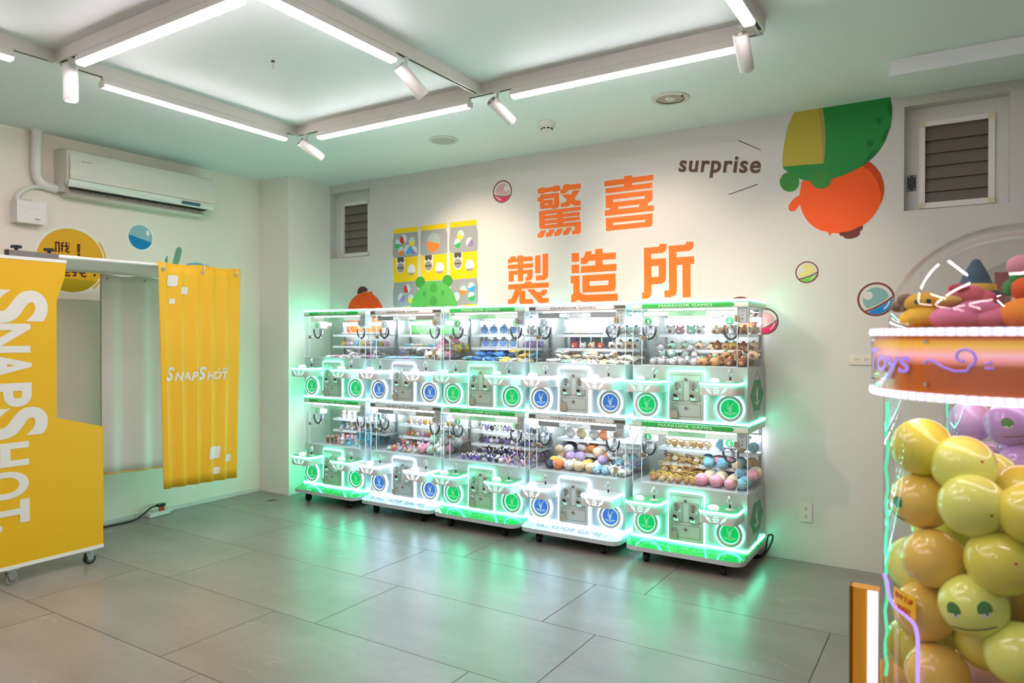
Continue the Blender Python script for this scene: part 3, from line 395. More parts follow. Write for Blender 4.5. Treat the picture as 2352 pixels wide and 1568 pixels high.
def tile_material():
    m = bpy.data.materials.new('floor_tile_stone')
    m.use_nodes = True
    nt = m.node_tree; p = nt.nodes['Principled BSDF']
    tc = nt.nodes.new('ShaderNodeTexCoord')
    oi = nt.nodes.new('ShaderNodeObjectInfo')
    ad = nt.nodes.new('ShaderNodeVectorMath'); ad.operation = 'ADD'
    sc_ = nt.nodes.new('ShaderNodeVectorMath'); sc_.operation = 'SCALE'; sc_.inputs[3].default_value = 9.0
    nt.links.new(oi.outputs['Location'], sc_.inputs[0])
    nt.links.new(tc.outputs['Object'], ad.inputs[0]); nt.links.new(sc_.outputs[0], ad.inputs[1])
    st = nt.nodes.new('ShaderNodeMapping'); st.inputs['Scale'].default_value = (0.9, 2.2, 1)
    nt.links.new(ad.outputs[0], st.inputs['Vector'])
    n1 = nt.nodes.new('ShaderNodeTexNoise'); n1.inputs['Scale'].default_value = 1.6; n1.inputs['Detail'].default_value = 6
    n1.inputs['Roughness'].default_value = 0.62
    nt.links.new(st.outputs[0], n1.inputs['Vector'])
    n2 = nt.nodes.new('ShaderNodeTexNoise'); n2.inputs['Scale'].default_value = 60; n2.inputs['Detail'].default_value = 3
    nt.links.new(st.outputs[0], n2.inputs['Vector'])
    # pale veins: where a warped noise crosses its middle value
    n3 = nt.nodes.new('ShaderNodeTexNoise'); n3.inputs['Scale'].default_value = 1.1; n3.inputs['Detail'].default_value = 7
    n3.inputs['Distortion'].default_value = 0.6
    nt.links.new(st.outputs[0], n3.inputs['Vector'])
    sb = nt.nodes.new('ShaderNodeMath'); sb.operation = 'SUBTRACT'; sb.inputs[1].default_value = 0.5
    ab = nt.nodes.new('ShaderNodeMath'); ab.operation = 'ABSOLUTE'
    nt.links.new(n3.outputs['Fac'], sb.inputs[0]); nt.links.new(sb.outputs[0], ab.inputs[0])
    vr = nt.nodes.new('ShaderNodeMapRange'); vr.inputs[1].default_value = 0.0; vr.inputs[2].default_value = 0.006
    vr.inputs[3].default_value = 0.30; vr.inputs[4].default_value = 0.0
    nt.links.new(ab.outputs[0], vr.inputs[0])
    gate = nt.nodes.new('ShaderNodeTexNoise'); gate.inputs['Scale'].default_value = 2.3
    nt.links.new(ad.outputs[0], gate.inputs['Vector'])
    gr = nt.nodes.new('ShaderNodeMapRange'); gr.inputs[1].default_value = 0.5; gr.inputs[2].default_value = 0.62
    nt.links.new(gate.outputs['Fac'], gr.inputs[0])
    gm = nt.nodes.new('ShaderNodeMath'); gm.operation = 'MULTIPLY'
    nt.links.new(vr.outputs[0], gm.inputs[0]); nt.links.new(gr.outputs[0], gm.inputs[1])
    cr = nt.nodes.new('ShaderNodeValToRGB')
    cr.color_ramp.elements[0].position = 0.3; cr.color_ramp.elements[0].color = lin('#76726a')
    cr.color_ramp.elements[1].position = 0.72; cr.color_ramp.elements[1].color = lin('#8b8780')
    nt.links.new(n1.outputs['Fac'], cr.inputs[0])
    mx = nt.nodes.new('ShaderNodeMix'); mx.data_type = 'RGBA'
    mx.inputs[7].default_value = lin('#b8b4a8')
    nt.links.new(gm.outputs[0], mx.inputs[0]); nt.links.new(cr.outputs[0], mx.inputs[6])
    nt.links.new(mx.outputs[2], p.inputs['Base Color'])
    rr = nt.nodes.new('ShaderNodeMapRange'); rr.inputs[3].default_value = 0.24; rr.inputs[4].default_value = 0.35; p.inputs['Specular IOR Level'].default_value = 0.5
    nt.links.new(n2.outputs['Fac'], rr.inputs[0]); nt.links.new(rr.outputs[0], p.inputs['Roughness'])
    bp = nt.nodes.new('ShaderNodeBump'); bp.inputs['Strength'].default_value = 0.05; bp.inputs['Distance'].default_value = 0.002
    nt.links.new(n1.outputs['Fac'], bp.inputs['Height']); nt.links.new(bp.outputs['Normal'], p.inputs['Normal'])
    return m
M_tile = tile_material()
M_grout = mat('grout', '#4b4943', 0.9)

# ---------------------------------------------------------------- room shell
XL, XR, YB, YW, ZC = -5.93, 3.2, -2.6, 5.19, 3.10
floor = structure(MB().box(XL - .1, XR + .1, YB - .1, YW + .1, -0.12, -0.004).build('floor', M_grout), 'grey stone tile floor with staggered joints')
rows = []
y_top = 4.01
edges = [YW, 4.01]
while edges[-1] > YB:
    edges.append(edges[-1] - 0.6785)
TL = 1.348; GAP = 0.0022
tile_cache = {}
for i in range(len(edges) - 1):
    ya, yb_ = max(edges[i + 1], YB), edges[i]
    off = -2.936 if i % 2 == 0 else -3.256 + 0.0
    x = off
    while x > XL: x -= TL
    while x < XR:
        xa, xb = max(x, XL), min(x + TL, XR)
        w, h = round(xb - xa, 3), round(yb_ - ya, 3)
        if w > 0.02 and h > 0.02:
            key = (w, h)
            if key not in tile_cache:
                tile_cache[key] = MB().box(-w / 2 + GAP, w / 2 - GAP, -h / 2 + GAP, h / 2 - GAP, -0.006, 0.0).mesh('floor_tile', M_tile)
            put('floor_tile', tile_cache[key], floor, ((xa + xb) / 2, (ya + yb_) / 2, 0))
        x += TL

structure(MB().box(XL - .2, XR + .2, YB - .2, YW + .4, ZC, ZC + 0.15).build('ceiling', M_ceil), 'white painted ceiling with a faint green cast')

# wall carrying the lettering, with two window recesses
W1 = (-5.51, -4.95, 2.349, 3.018)
W2 = (-0.300, 0.256, 2.357, 3.024)
wb = MB()
xs = [XL - .2, W1[0], W1[1], W2[0], W2[1], XR + .2]
for a, b, win in ((xs[0], xs[1], None), (xs[1], xs[2], W1), (xs[2], xs[3], None), (xs[3], xs[4], W2), (xs[4], xs[5], None)):
    if win is None:
        wb.box(a, b, YW, YW + .25, 0, ZC)
    else:
        wb.box(a, b, YW, YW + .25, 0, win[2]); wb.box(a, b, YW, YW + .25, win[3], ZC)
structure(wb.build('wall_back', M_wall), 'long white wall with orange lettering and stickers')
structure(MB().box(XL - .2, XL, YB, YW, 0, ZC).build('wall_left', mat('side_wall_lightened', '#f3ebdc', 0.55, noise=0.025, nscale=1.3, bump=0.05)), 'white side wall behind the photo booth')  # wall tone raised above the back wall's to stand in for more light
structure(MB().box(XL, -5.50, 4.65, YW, 0, ZC).build('pillar', mat('pillar_lightened', '#f0ece4', 0.55, noise=0.025, nscale=1.3, bump=0.05)), 'square white corner pillar')  # pillar colour lightened too, making up for light it lacks
structure(MB().box(XR, XR + .2, YB, YW, 0, ZC).build('wall_right', mat('bounce_white', '#f4f3f0', 0.6)), 'white wall outside the picture')  # both unseen walls are extra white to bounce light back into the room
structure(MB().box(XL - .2, XR + .2, YB - .2, YB, 0, ZC).build('wall_front', mat('bounce_white', '#f4f3f0', 0.6)), 'white wall behind the camera')
# boxed-out ceiling strip above the second window
wd = MB()
wd.prism([(4.50, 3.10), (4.50, 3.012), (5.19, 3.086), (5.19, 3.10)], lambda u, v, t: (t, u, v), -0.335, 1.6)
structure(wd.build('trim_1', M_ceil), 'shallow boxed-out ceiling strip above the window')
structure(MB().box(-5.60, -4.95, YW - 0.012, YW, 3.018, 3.10).build('trim_2', M_wall), 'plain band over the corner window')
structure(MB().box(XL, XL + .012, YB, 4.638, 0, 0.035).build('baseboard_left', M_trim), 'low white skirting along the side wall')
structure(MB().box(XL + .012, -5.488, 4.638, 4.65, 0, 0.018).box(-5.50, -5.488, 4.65, YW, 0, 0.018).build('baseboard_pillar', M_trim), 'thin white skirting round the pillar')

M_louvre = mat('smoked_louvre', '#6f665e', 0.4)
M_outside = mat('dark_outside', '#2a2723', 0.9)
M_frame = mat('window_frame_white', '#d6d6d2', 0.4)
def window(name, w, latch, label):
    x0, x1, z0, z1 = w
    yb2 = YW + 0.10
    r_ = structure(put(name, None, None, (x0, yb2, z0)), label)
    W_, H_ = x1 - x0, z1 - z0
    gx0, gx1, gz0, gz1 = 0.113, 0.451, 0.055, 0.545
    MB().box(0, W_, 0.03, 0.04, 0, H_).build('back_panel', M_outside, r_)
    f = MB()
    fx0, fx1, fz0, fz1 = gx0 - .033, gx1 + .033, gz0 - .036, gz1 + .030
    f.box(0, fx0, 0, 0.03, 0, H_).box(fx1, W_, 0, 0.03, 0, H_).box(fx0, fx1, 0, 0.03, 0, fz0).box(fx0, fx1, 0, 0.03, fz1, H_)
    f.build('outer_frame', M_frame, r_)
    g = MB()
    g.box(fx0, gx0, -.014, .012, fz0, fz1).box(gx1, fx1, -.014, .012, fz0, fz1).box(gx0, gx1, -.014, .012, fz0, gz0).box(gx0, gx1, -.014, .012, gz1, fz1)
    g.build('screen_frame', M_white, r_)
    c = MB().box(-.018, .018, -.002, .001, -.018, .018).mesh('frame_corner', mat('cream_corner', '#d8cfae', 0.4))
    for cx, cz in ((fx0 + .016, fz0 + .018), (fx1 - .016, fz0 + .018), (fx0 + .016, fz1 - .015), (fx1 - .016, fz1 - .015)):
        put('frame_corner', c, r_, (cx, -.0155, cz))
    n = 6
    sl = MB().box(0, gx1 - gx0, -0.002, 0.002, -0.052, 0.052).mesh('louvre_slat', M_louvre)
    for i in range(n):
        put('louvre_slat', sl, r_, (gx0, 0.018, gz0 + (i + .5) * (gz1 - gz0) / n), (R(-14), 0, 0))
    if latch:
        q = MB().box(-.024, .024, -.012, 0, -.05, .05)
        q.k = 1
        for sx in (-.016, .016):
            for sz in (-.042, .042):
                q.cyl((sx, -.012, sz), (sx, -.014, sz), .004, n=8)
        q.k = 0; q.box(-.010, .010, -.026, -.012, -.014, .014)
        q.build('latch', [M_black, M_steel], r_, (0.038, 0, 0.19))
    return r_
window('window_1', W1, False, 'small smoked louvre window in the corner recess')
window('window_2', W2, True, 'smoked louvre window with black latch near the ceiling')

# ---------------------------------------------------------------- ceiling tracks, tubes, spots
M_track = mat('white_track', '#d9d6cf', 0.4)
E_tube = emitter('tube_light', (1.0, 0.85, 0.91, 1), TUBE_POWER)
ZT = 3.035
def track(p, q, label, seen=True):
    (xa, ya), (xb, yb_) = p, q
    horiz = abs(xb - xa) > abs(yb_ - ya)
    L_ = abs(xb - xa) if horiz else abs(yb_ - ya)
    t = thing('ceiling_track', label, 'light track', ((xa + xb) / 2, (ya + yb_) / 2, ZT), 0 if horiz else R(90), 'ceiling light tracks')
    b = MB().box(-L_ / 2, L_ / 2, -.018, .018, 0.004, ZC - ZT)
    b.box(-L_ / 2, L_ / 2, -.018, -.008, 0, .004).box(-L_ / 2, L_ / 2, .008, .018, 0, .004)
    b.build('rail', M_track, t)
    MB().box(-L_ / 2 + .03, L_ / 2 - .03, -.008, .008, 0.001, .004).build('slot', M_dark, t)
    return t
def tube(x, y, horiz, L_, label):
    t = thing('tube_light', label, 'ceiling light', (x, y, ZT - 0.055), 0 if horiz else R(90), 'linear tube lights')
    MB().box(-L_ / 2, L_ / 2, -.016, .016, .036, .055).box(-L_ / 2, L_ / 2, -.0275, .0275, .030, .037).box(-L_ / 2, L_ / 2, -.0285, -.0262, .011, .037).box(-L_ / 2, L_ / 2, .0262, .0285, .011, .037).build('housing', M_track, t)
    pr = rrect(-.026, .026, -.004, .034, .010, 3)
    MB().prism(pr, lambda u, v, s: (s, u, v), -L_ / 2 + .003, L_ / 2 - .003).build('diffuser', E_tube, t)
    c = MB().prism(rrect(-.027, .027, -.005, .035, .010, 3), lambda u, v, s: (s, u, v), -.004, .004).mesh('end_cap', M_white)
    put('end_cap', c, t, (-L_ / 2, 0, 0)); put('end_cap', c, t, (L_ / 2, 0, 0))
XA, XB_, XC_ = -4.165, -2.50, -0.82
YA, YC2 = 3.60, 1.95
track((XA, YA), (XC_ - .0, YA), 'white track along the lettered wall')
track((XA, YC2), (XC_, YC2), 'white track crossing the ceiling above the yellow booth')
track((XA, YA - .018), (XA, YC2 + .018), 'white track parallel to the side wall near the air conditioner')
track((XA, YC2 - .018), (XA, -1.0), 'white track running out of view over the photo booth')
track((XB_, YA - .018), (XB_, YC2 + .018), 'white track joining the others in the middle of the ceiling')
track((XC_, YA - .018), (XC_, YC2 + .018), 'white track ending near the green and orange wall sticker')
TB = 'tube light on the track '
tube(-3.255, YA, True, 1.34, 'bright tube light above the yellow vending-machine sticker')
tube(-1.60, YA, True, 1.34, 'bright tube light above the big orange characters')
tube(XA, 2.84, False, 1.31, 'bright tube light in front of the air conditioner')
tube(XA, 1.08, False, 1.30, 'tube light cut by the picture edge above the booth')
tube(-3.27, YC2, True, 1.31, 'long bright tube light over the photo booth, top of picture')
tube(XB_, 2.30, False, 1.00, 'bright tube light on the middle track, top of picture')
tube(XC_, 2.84, False, 1.00, 'short visible end of tube light near the last spotlight')
tube(-1.60, YC2, True, 1.31, 'tube light just outside the top of the picture')
# the same lighting grid goes on over the rest of the shop
track((XA, 0.30), (XC_, 0.30), 'white track over the near part of the shop')
track((XB_, 0.282), (XB_, -1.3), 'white track behind the viewer in the middle')
track((XC_, 0.282), (XC_, -1.3), 'white track behind the viewer toward the towers')
track((XC_ + .018, YC2), (1.6, YC2), 'white track over the capsule machines')
for tx, ty, hz in ((0.60, YC2, True), (-3.27, 0.30, True), (-1.60, 0.30, True), (-4.165, -0.55, False), (-2.5, -0.55, False), (-0.82, -0.55, False)):
    tube(tx, ty, hz, 1.31, 'tube light over the part of the shop behind the viewer')

M_lampglass = emitter('spot_lens', (1.0, 0.86, 0.66, 1), 6.0)
def spot(base, aim, label, power=SPOT_POWER):
    base = Vector(base)
    t = thing('track_spotlight', label, 'spotlight', base, 0, 'white cylinder spotlights on the tracks')
    d = (Vector(aim) - base).normalized()
    joint = Vector((0, 0, -0.090))
    MB().cyl((0, 0, 0), joint, .008, n=10).box(-.02, .02, -.013, .013, -.004, .004).build('stem', M_track, t)
    q = d.to_track_quat('-Z', 'Y')
    body = MB()
    body.lathe([(0.0, .055), (.033, .055), (.036, .051), (.036, -.135), (.033, -.139), (.030, -.139), (.030, -.128)], 24)
    o = body.build('body', M_white, t, joint, smooth=40)
    o.rotation_mode = 'QUATERNION'; o.rotation_quaternion = q
    fins = MB()
    for i in range(16):
        a = 2 * math.pi * i / 16
        fins.box(.012, .031, -.0012, .0012, .0552, .0575)
        fins.v[-8:] = [(x * math.cos(a) - y * math.sin(a), x * math.sin(a) + y * math.cos(a), z) for x, y, z in fins.v[-8:]]
    fins.build('cooling_fins', mat('fin_taupe', '#8d8578', 0.6), o)  # fins darker than the white spotlight body
    MB().cyl((0, 0, -.128), (0, 0, -.1285), .030, n=20).build('lens', M_lampglass, o)
    ld = bpy.data.lights.new('spot_beam', 'SPOT')
    ld.energy = power; ld.color = (1.0, 0.80, 0.58); ld.spot_size = R(62); ld.spot_blend = 0.9; ld.shadow_soft_size = 0.03
    lo = bpy.data.objects.new('spot_beam', ld)
    scene.collection.objects.link(lo); lo.parent = t
    lo.location = joint + d * 0.15
    lo.rotation_mode = 'QUATERNION'; lo.rotation_quaternion = q
spot((-4.03, YC2, ZT), (-4.00, 1.99, 0), 'spotlight hanging straight down beside the track corner over the booth', SPOT_POWER * .5)
spot((-2.50, 2.90, ZT), (-2.10, 3.75, 2.15), 'tilted spotlight on the middle track')
spot((-2.38, YA, ZT), (-1.95, 5.19, 2.10), 'tilted spotlight beside the track junction', SPOT_POWER * .8)
spot((-4.06, YA, ZT), (-3.62, 5.19, 2.10), 'tilted spotlight at the track corner by the pillar', SPOT_POWER * 1.3)
spot((-0.88, 3.45, ZT), (-0.95, 5.19, 1.7), 'spotlight at the track end near the second window', SPOT_POWER * .5)

# small ceiling fittings
M_grille = mat('speaker_grille', '#b9bcb8', 0.6, noise=0.3, nscale=120)
t = thing('ceiling_speaker', 'round flush ceiling speaker with perforated grille', 'speaker', (-3.443, 4.442, ZC))
MB().lathe([(0.098, 0), (0.115, -.001), (0.118, -.006), (0.110, -.010), (0.095, -.008)], 40).build('rim', M_trim, t, smooth=50)
MB().lathe([(0.0, -.0065), (0.098, -.0065)], 40).build('grille', M_grille, t)
t = thing('smoke_detector', 'round white smoke detector on the ceiling', 'smoke detector', (-2.535, 4.487, ZC))
MB().lathe([(0.0, -.03), (.060, -.03), (.064, -.026), (.064, 0)], 32).build('base', M_white, t, smooth=40)
MB().lathe([(0.0, -.062), (.025, -.062), (.034, -.056), (.046, -.034), (.046, -.03)], 32).build('sensor_head', M_white, t, smooth=40)
sb_ = MB()
for i in range(8):
    a = 2 * math.pi * i / 8
    sb_.box(.030, .043, -.010, .010, -.050, -.042)
    sb_.v[-8:] = [(x * math.cos(a) - y * math.sin(a), x * math.sin(a) + y * math.cos(a), z) for x, y, z in sb_.v[-8:]]
sb_.build('sensor_slot', M_dark, t)
t = thing('recessed_downlight', 'unlit recessed downlight with silver reflector', 'ceiling light', (-1.591, 4.448, ZC))
MB().lathe([(0.092, -.001), (.118, -.001), (.120, -.008), (.108, -.012), (.092, -.010)], 40).build('rim', M_trim, t, smooth=50)
MB().lathe([(0.0, -.004), (.05, -.0045), (.092, -.006)], 40).build('reflector', mat('silver_reflector', '#b3b0a0', 0.25, 0.7), t, smooth=True)
MB().lathe([(0.0, -.006), (.03, -.012), (.034, -.004)], 20).build('bulb', M_white, t, smooth=True)
MB().box(.085, .10, -.05, -.035, -.02, -.008).build('clip', mat('red_clip', '#a03028', .5), t)
t = thing('ceiling_bolt', 'thin bare bolt hanging from the ceiling', 'bolt', (-3.274, 2.661, ZC))
MB().cyl((0, 0, 0), (0, 0, -.045), .004, n=8).build('shaft', M_ivory, t)
MB().cyl((0, 0, 0), (0, 0, -.006), .010, n=8).build('washer', M_dark, t)

# ---------------------------------------------------------------- claw machines
YF = 4.68
M_body = mat('machine_enamel', '#b6bcc0', 0.28, coat=0.2)
M_panel = mat('coin_panel_grey', '#b7bfbb', 0.42, 0.05)
M_console = mat('console_silver', '#c9c8c5', 0.4, 0.0)
M_mech = mat('coin_mech_steel', '#b4b9b2', 0.3, 0.5)
M_clear = clear('clear_acrylic', refl=0.035, edge=0.35)
M_edge = mat('acrylic_edge', '#e6f0f2', 0.2, emit=(0.8, 0.9, 1, 1), strength=0.10)  # weak glow put into the acrylic edges so they read as bright lines
M_shelf = mat('shelf_white', '#eceef0', 0.35)
M_alu = mat('aluminium', '#d2d8e0', 0.35, 0.25)
M_knob = clear('crystal_knob', tint=(0.92, 0.95, 0.96, 1), refl=0.35, edge=0.5, rough=0.25)
M_cable = mat('navy_cable', '#1d2430', 0.5)
E_inner = emitter('cabinet_light', (0.82, 0.91, 1.0, 1), INNER_POWER)
E_green = emitter('green_led', (0.08, 1.0, 0.56, 1), LED_POWER)
E_white = emitter('white_led', (0.52, 0.80, 1.0, 1), LED_POWER * 0.85)
THEME = {
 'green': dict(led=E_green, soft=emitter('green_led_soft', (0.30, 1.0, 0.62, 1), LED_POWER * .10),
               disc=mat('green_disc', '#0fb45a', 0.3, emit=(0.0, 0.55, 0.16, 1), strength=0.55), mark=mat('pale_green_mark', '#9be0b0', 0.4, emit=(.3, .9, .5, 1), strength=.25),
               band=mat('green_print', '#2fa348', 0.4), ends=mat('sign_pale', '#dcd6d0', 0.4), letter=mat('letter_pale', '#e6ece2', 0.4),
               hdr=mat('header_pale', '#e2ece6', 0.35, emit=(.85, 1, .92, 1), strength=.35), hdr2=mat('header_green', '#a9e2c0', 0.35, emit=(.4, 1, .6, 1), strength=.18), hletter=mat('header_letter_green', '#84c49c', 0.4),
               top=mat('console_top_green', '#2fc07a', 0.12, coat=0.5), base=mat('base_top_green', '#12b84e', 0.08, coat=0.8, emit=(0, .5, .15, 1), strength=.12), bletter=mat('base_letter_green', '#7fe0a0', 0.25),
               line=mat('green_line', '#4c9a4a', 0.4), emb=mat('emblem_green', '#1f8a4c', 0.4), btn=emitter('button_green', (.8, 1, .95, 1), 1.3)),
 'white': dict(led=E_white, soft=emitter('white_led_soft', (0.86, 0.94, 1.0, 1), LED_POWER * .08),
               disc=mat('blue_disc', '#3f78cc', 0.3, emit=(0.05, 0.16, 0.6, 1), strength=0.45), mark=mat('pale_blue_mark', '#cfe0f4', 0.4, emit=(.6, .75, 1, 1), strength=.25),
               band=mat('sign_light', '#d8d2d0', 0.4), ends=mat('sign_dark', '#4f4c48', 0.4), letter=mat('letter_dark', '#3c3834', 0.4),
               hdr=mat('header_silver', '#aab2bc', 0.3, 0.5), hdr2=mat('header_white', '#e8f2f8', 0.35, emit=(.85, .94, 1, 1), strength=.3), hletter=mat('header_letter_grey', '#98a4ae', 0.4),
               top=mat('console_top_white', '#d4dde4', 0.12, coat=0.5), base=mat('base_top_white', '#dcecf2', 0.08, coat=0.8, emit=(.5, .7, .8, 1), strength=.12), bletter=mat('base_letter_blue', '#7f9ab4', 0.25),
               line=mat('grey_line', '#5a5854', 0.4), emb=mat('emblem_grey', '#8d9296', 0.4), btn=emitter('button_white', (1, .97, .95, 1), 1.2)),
}
def markhor(s):
    """the goat-head emblem with twisting horns over a winged chevron, in a unit disc scaled by s"""
    out = []
    def strip(pts, w):
        l, r_ = [], []
        for i, (x, y) in enumerate(pts):
            a = pts[max(i - 1, 0)]; b = pts[min(i + 1, len(pts) - 1)]
            dx, dy = b[0] - a[0], b[1] - a[1]; n = math.hypot(dx, dy) or 1
            ww = w[i] if isinstance(w, list) else w
            l.append((x - dy / n * ww, y + dx / n * ww)); r_.append((x + dy / n * ww, y - dx / n * ww))
        return l + r_[::-1]
    out.append(strip([(-.12, .10), (-.28, .22), (-.16, .36), (-.30, .50), (-.20, .64), (-.26, .74)], [.07, .07, .06, .05, .035, .012]))
    out.append(strip([(.06, .12), (.06, .26), (.22, .36), (.24, .50), (.42, .58), (.52, .76)], [.07, .07, .06, .05, .035, .012]))
    out.append([(-.26, .12), (.20, .14), (.24, -.02), (.12, -.10), (.16, -.34), (.02, -.50), (-.14, -.38), (-.16, -.16), (-.30, .0)])
    out.append([(-.06, -.70), (.06, -.84 + .02), (.0, -.88), (-.08, -.84)])
    out.append([(-.72, -.46), (-.16, -.48), (.0, -.66), (.16, -.48), (.72, -.46), (.70, -.56), (.20, -.56), (.0, -.80), (-.20, -.56), (-.70, -.56)])
    out.append([(-.56, -.62), (-.24, -.62), (-.18, -.70), (-.50, -.70)])
    out.append([(.56, -.62), (.24, -.62), (.18, -.70), (.50, -.70)])
    return [[(x * s, y * s) for x, y in c] for c in out]

EMB = {}
def emblem_mesh(s, m, th=.0012):
    key = (round(s, 4), m.name)
    if key not in EMB:
        EMB[key] = remap(flat('emblem', markhor(s), m, th), lambda x, y, z: (x, -z, y))
    return EMB[key]

def build_tier(theme, upper):
    T = THEME[theme]
    t = put('claw_machine', None)
    dz = 0.0 if upper else 0.146
    z0 = Vector((0, 0, dz))
    def at(x=0, y=0, z=0): return (x, y, z + dz)
    G = {}
    # sheet-metal body
    b = MB().prism(rrect(-.40, .40, 0, .47, (.004, .004, .012, .012), 2), XY, .014, .38)
    b.build('body', M_body, t, at(), smooth=30)
    def u_strip(za, zb, out=.005):
        s = MB()
        s.box(-.40 - out, .40 + out, -out, 0, za, zb).box(-.40 - out, -.40, 0, .47, za, zb).box(.40, .40 + out, 0, .47, za, zb)
        return s
    u_strip(0, .014).build('led_strip', T['led'], t, at())
    MB().box(-.40, .40, 0, .47, 0, .014).build('floor_plate', M_body, t, at())
    if upper:
        u_strip(.814, .828).build('led_strip', T['led'], t, at())
        MB().box(-.40, .40, 0, .47, .814, .826).build('roof_plate', M_body, t, at())
    # sign band
    s = MB().box(-.40, .40, 0, .010, .772, .814).box(-.40, -.39, .010, .47, .772, .814).box(.39, .40, .010, .47, .772, .814).box(-.39, .39, .46, .47, .772, .814)
    s.box(-.39, .39, .010, .46, .790, .796)
    sg = s.build('sign_band', mat('sign_frame', '#d4d8d6', .35), t, at())
    ln = MB()
    for zz in (.775, .809):
        ln.box(-.401, .401, -.0012, 0, zz, zz + .0022).box(.40, .4012, 0, .47, zz, zz + .0022).box(-.4012, -.40, 0, .47, zz, zz + .0022)
    ln.build('sign_line', T['line'], sg)
    zA, zB = .7795, .8065; zm = (zA + zB) / 2
    def sgn(pts, m, yy): MB().prism(pts, XZ(yy), -.0010, 0).build('sign_print', m, sg)
    sgn([(-.332, zA), (.298, zA), (.312, zm), (.298, zB), (-.332, zB), (-.326, zm)], T['band'], 0)
    sgn([(-.399, zA + .002), (-.336, zA + .002), (-.345, zm), (-.336, zB - .002), (-.399, zB - .002)], T['ends'], 0)
    sgn([(.302, zA + .002), (.399, zA + .002), (.399, zB - .002), (.302, zB - .002), (.318, zm)], T['ends'], 0)
    put('lettering', text('MARKHOR GAMES', .372, .0165, T['letter'], bold=.0, space=1.05), sg, (-.02, -.0016, zm))
    # acrylic case
    def pane(x0, x1, y0, y1, za, zb): MB().box(x0, x1, y0, y1, za, zb).build('pane', M_clear, t, at())
    pane(-.398, -.331, .003, .006, .38, .772)
    pane(-.329, .327, .002, .005, .384, .768)
    pane(.329, .398, .003, .006, .38, .772)
    pane(-.398, -.395, .007, .463, .38, .772)
    pane(.395, .398, .007, .463, .38, .772)
    pane(-.394, .394, .463, .466, .38, .772)
    e = MB()
    for x in (-.330, .328): e.box(x - .0015, x + .0015, .001, .007, .38, .772)
    e.box(-.329, .327, .0005, .006, .381, .385)
    for x in (-.3985, .3955): e.box(x, x + .003, .002, .008, .38, .772)
    e.build('pane_edge', M_edge, t, at())
    # inner shelving
    p_ = MB().box(-.325, -.305, .432, .452, .38, .772).mesh('shelf_post', M_alu)
    put('shelf_post', p_, t, at()); put('shelf_post', p_, t, at(.69))
    for zz in (.487, .597):
        sh = MB().box(-.31, .392, .285, .455, zz - .012, zz).box(-.31, .392, .283, .287, zz - .020, zz + .002).build('shelf', M_shelf, t, at())
        MB().box(-.30, .388, .284, .286, zz + .002, zz + .026).build('shelf_guard', M_clear, sh)
    MB().box(-.055, -.052, .02, .28, .384, .56).build('divider', M_clear, t, at())
    lb = MB().box(-.30, .375, .415, .447, .688, .716).build('light_bar', E_inner, t, at())
    MB().box(-.31, .385, .405, .452, .716, .724).build('bar_cover', M_shelf, lb)
    MB().box(-.30, .31, .035, .060, .762, .770).build('light_bar', E_inner, t, at())
    # header rail of the door
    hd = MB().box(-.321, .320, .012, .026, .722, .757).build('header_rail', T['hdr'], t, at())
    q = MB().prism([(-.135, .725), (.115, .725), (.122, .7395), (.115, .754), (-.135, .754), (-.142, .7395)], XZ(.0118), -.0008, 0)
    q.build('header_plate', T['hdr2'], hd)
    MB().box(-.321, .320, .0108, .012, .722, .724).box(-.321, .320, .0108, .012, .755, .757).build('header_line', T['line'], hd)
    put('lettering', text('MARKHOR\nGAMES', .125, .026, T['hletter'], space=1.1), hd, (-.01, .0102, .7395))
    eb = MB().box(.325, .385, .012, .10, .675, .770); eb.k = 1
    eb.box(.343, .375, .010, .012, .748, .7505).box(.357, .369, .010, .012, .722, .725).box(.358, .362, .010, .012, .690, .706)
    eb.build('control_box', [M_alu, M_black], t, at())
    # claws
    def claw(x):
        c = MB().box(x - .045, x + .045, .10, .17, .658, .722).build('claw_carriage', M_alu, t, at())
        MB().prism(circle(x - .005, .690, .026, 20), XZ(.0995), -.0012, 0).build('carriage_badge', T['emb'], c)
        put('emblem', emblem_mesh(.024, M_white), c, (x - .005, .0978, .690))
        k = MB().cyl((x, .135, .658), (x, .135, .640), .012, n=12)
        k.cyl((x, .135, .640), (x, .135, .605), .021, n=14).cyl((x, .135, .605), (x, .135, .596), .026, .020, n=14)
        k.k = 1
        for i in range(3):
            a = 2 * math.pi * i / 3 + .5
            ca, sa = math.cos(a), math.sin(a)
            k.tube([(x + .018 * ca, .135 + .018 * sa, .602), (x + .042 * ca, .135 + .042 * sa, .592), (x + .045 * ca, .135 + .045 * sa, .572), (x + .030 * ca, .135 + .030 * sa, .550)], .0026, 6)
        k.build('claw_grab', [M_alu, M_chrome], c, smooth=40)
        pts = []
        for i in range(13):
            a = math.pi * (1 + i / 12)
            pts.append((x + .008 + .050 * math.cos(a), .085, .640 + (.075 if True else 0) * math.sin(a) * 1.0 + (.010 if i in (0, 12) else 0)))
        MB().tube(pts, .0075, 8).build('coiled_cable', M_cable, c, smooth=True)
    claw(-.315); claw(.258)
    MB().box(-.39, .39, .125, .145, .728, .742).build('gantry_rail', M_alu, t, at())
    # hanging wires
    wv = MB()
    wv.tube(curve_through([(-.36, .10, .70), (-.372, .12, .62), (-.350, .14, .575), (-.335, .14, .60), (-.33, .13, .66)]), .0022, 6)
    wv.tube(curve_through([(.385, .30, .70), (.37, .25, .63), (.35, .22, .59), (.345, .2, .64), (.34, .2, .70)]), .0022, 6)
    wv.tube(curve_through([(-.22, .40, .70), (-.16, .38, .63), (-.10, .38, .605), (-.05, .40, .66), (-.03, .42, .70)]), .0022, 6)
    wv.build('wiring', M_white, t, at(), smooth=True)
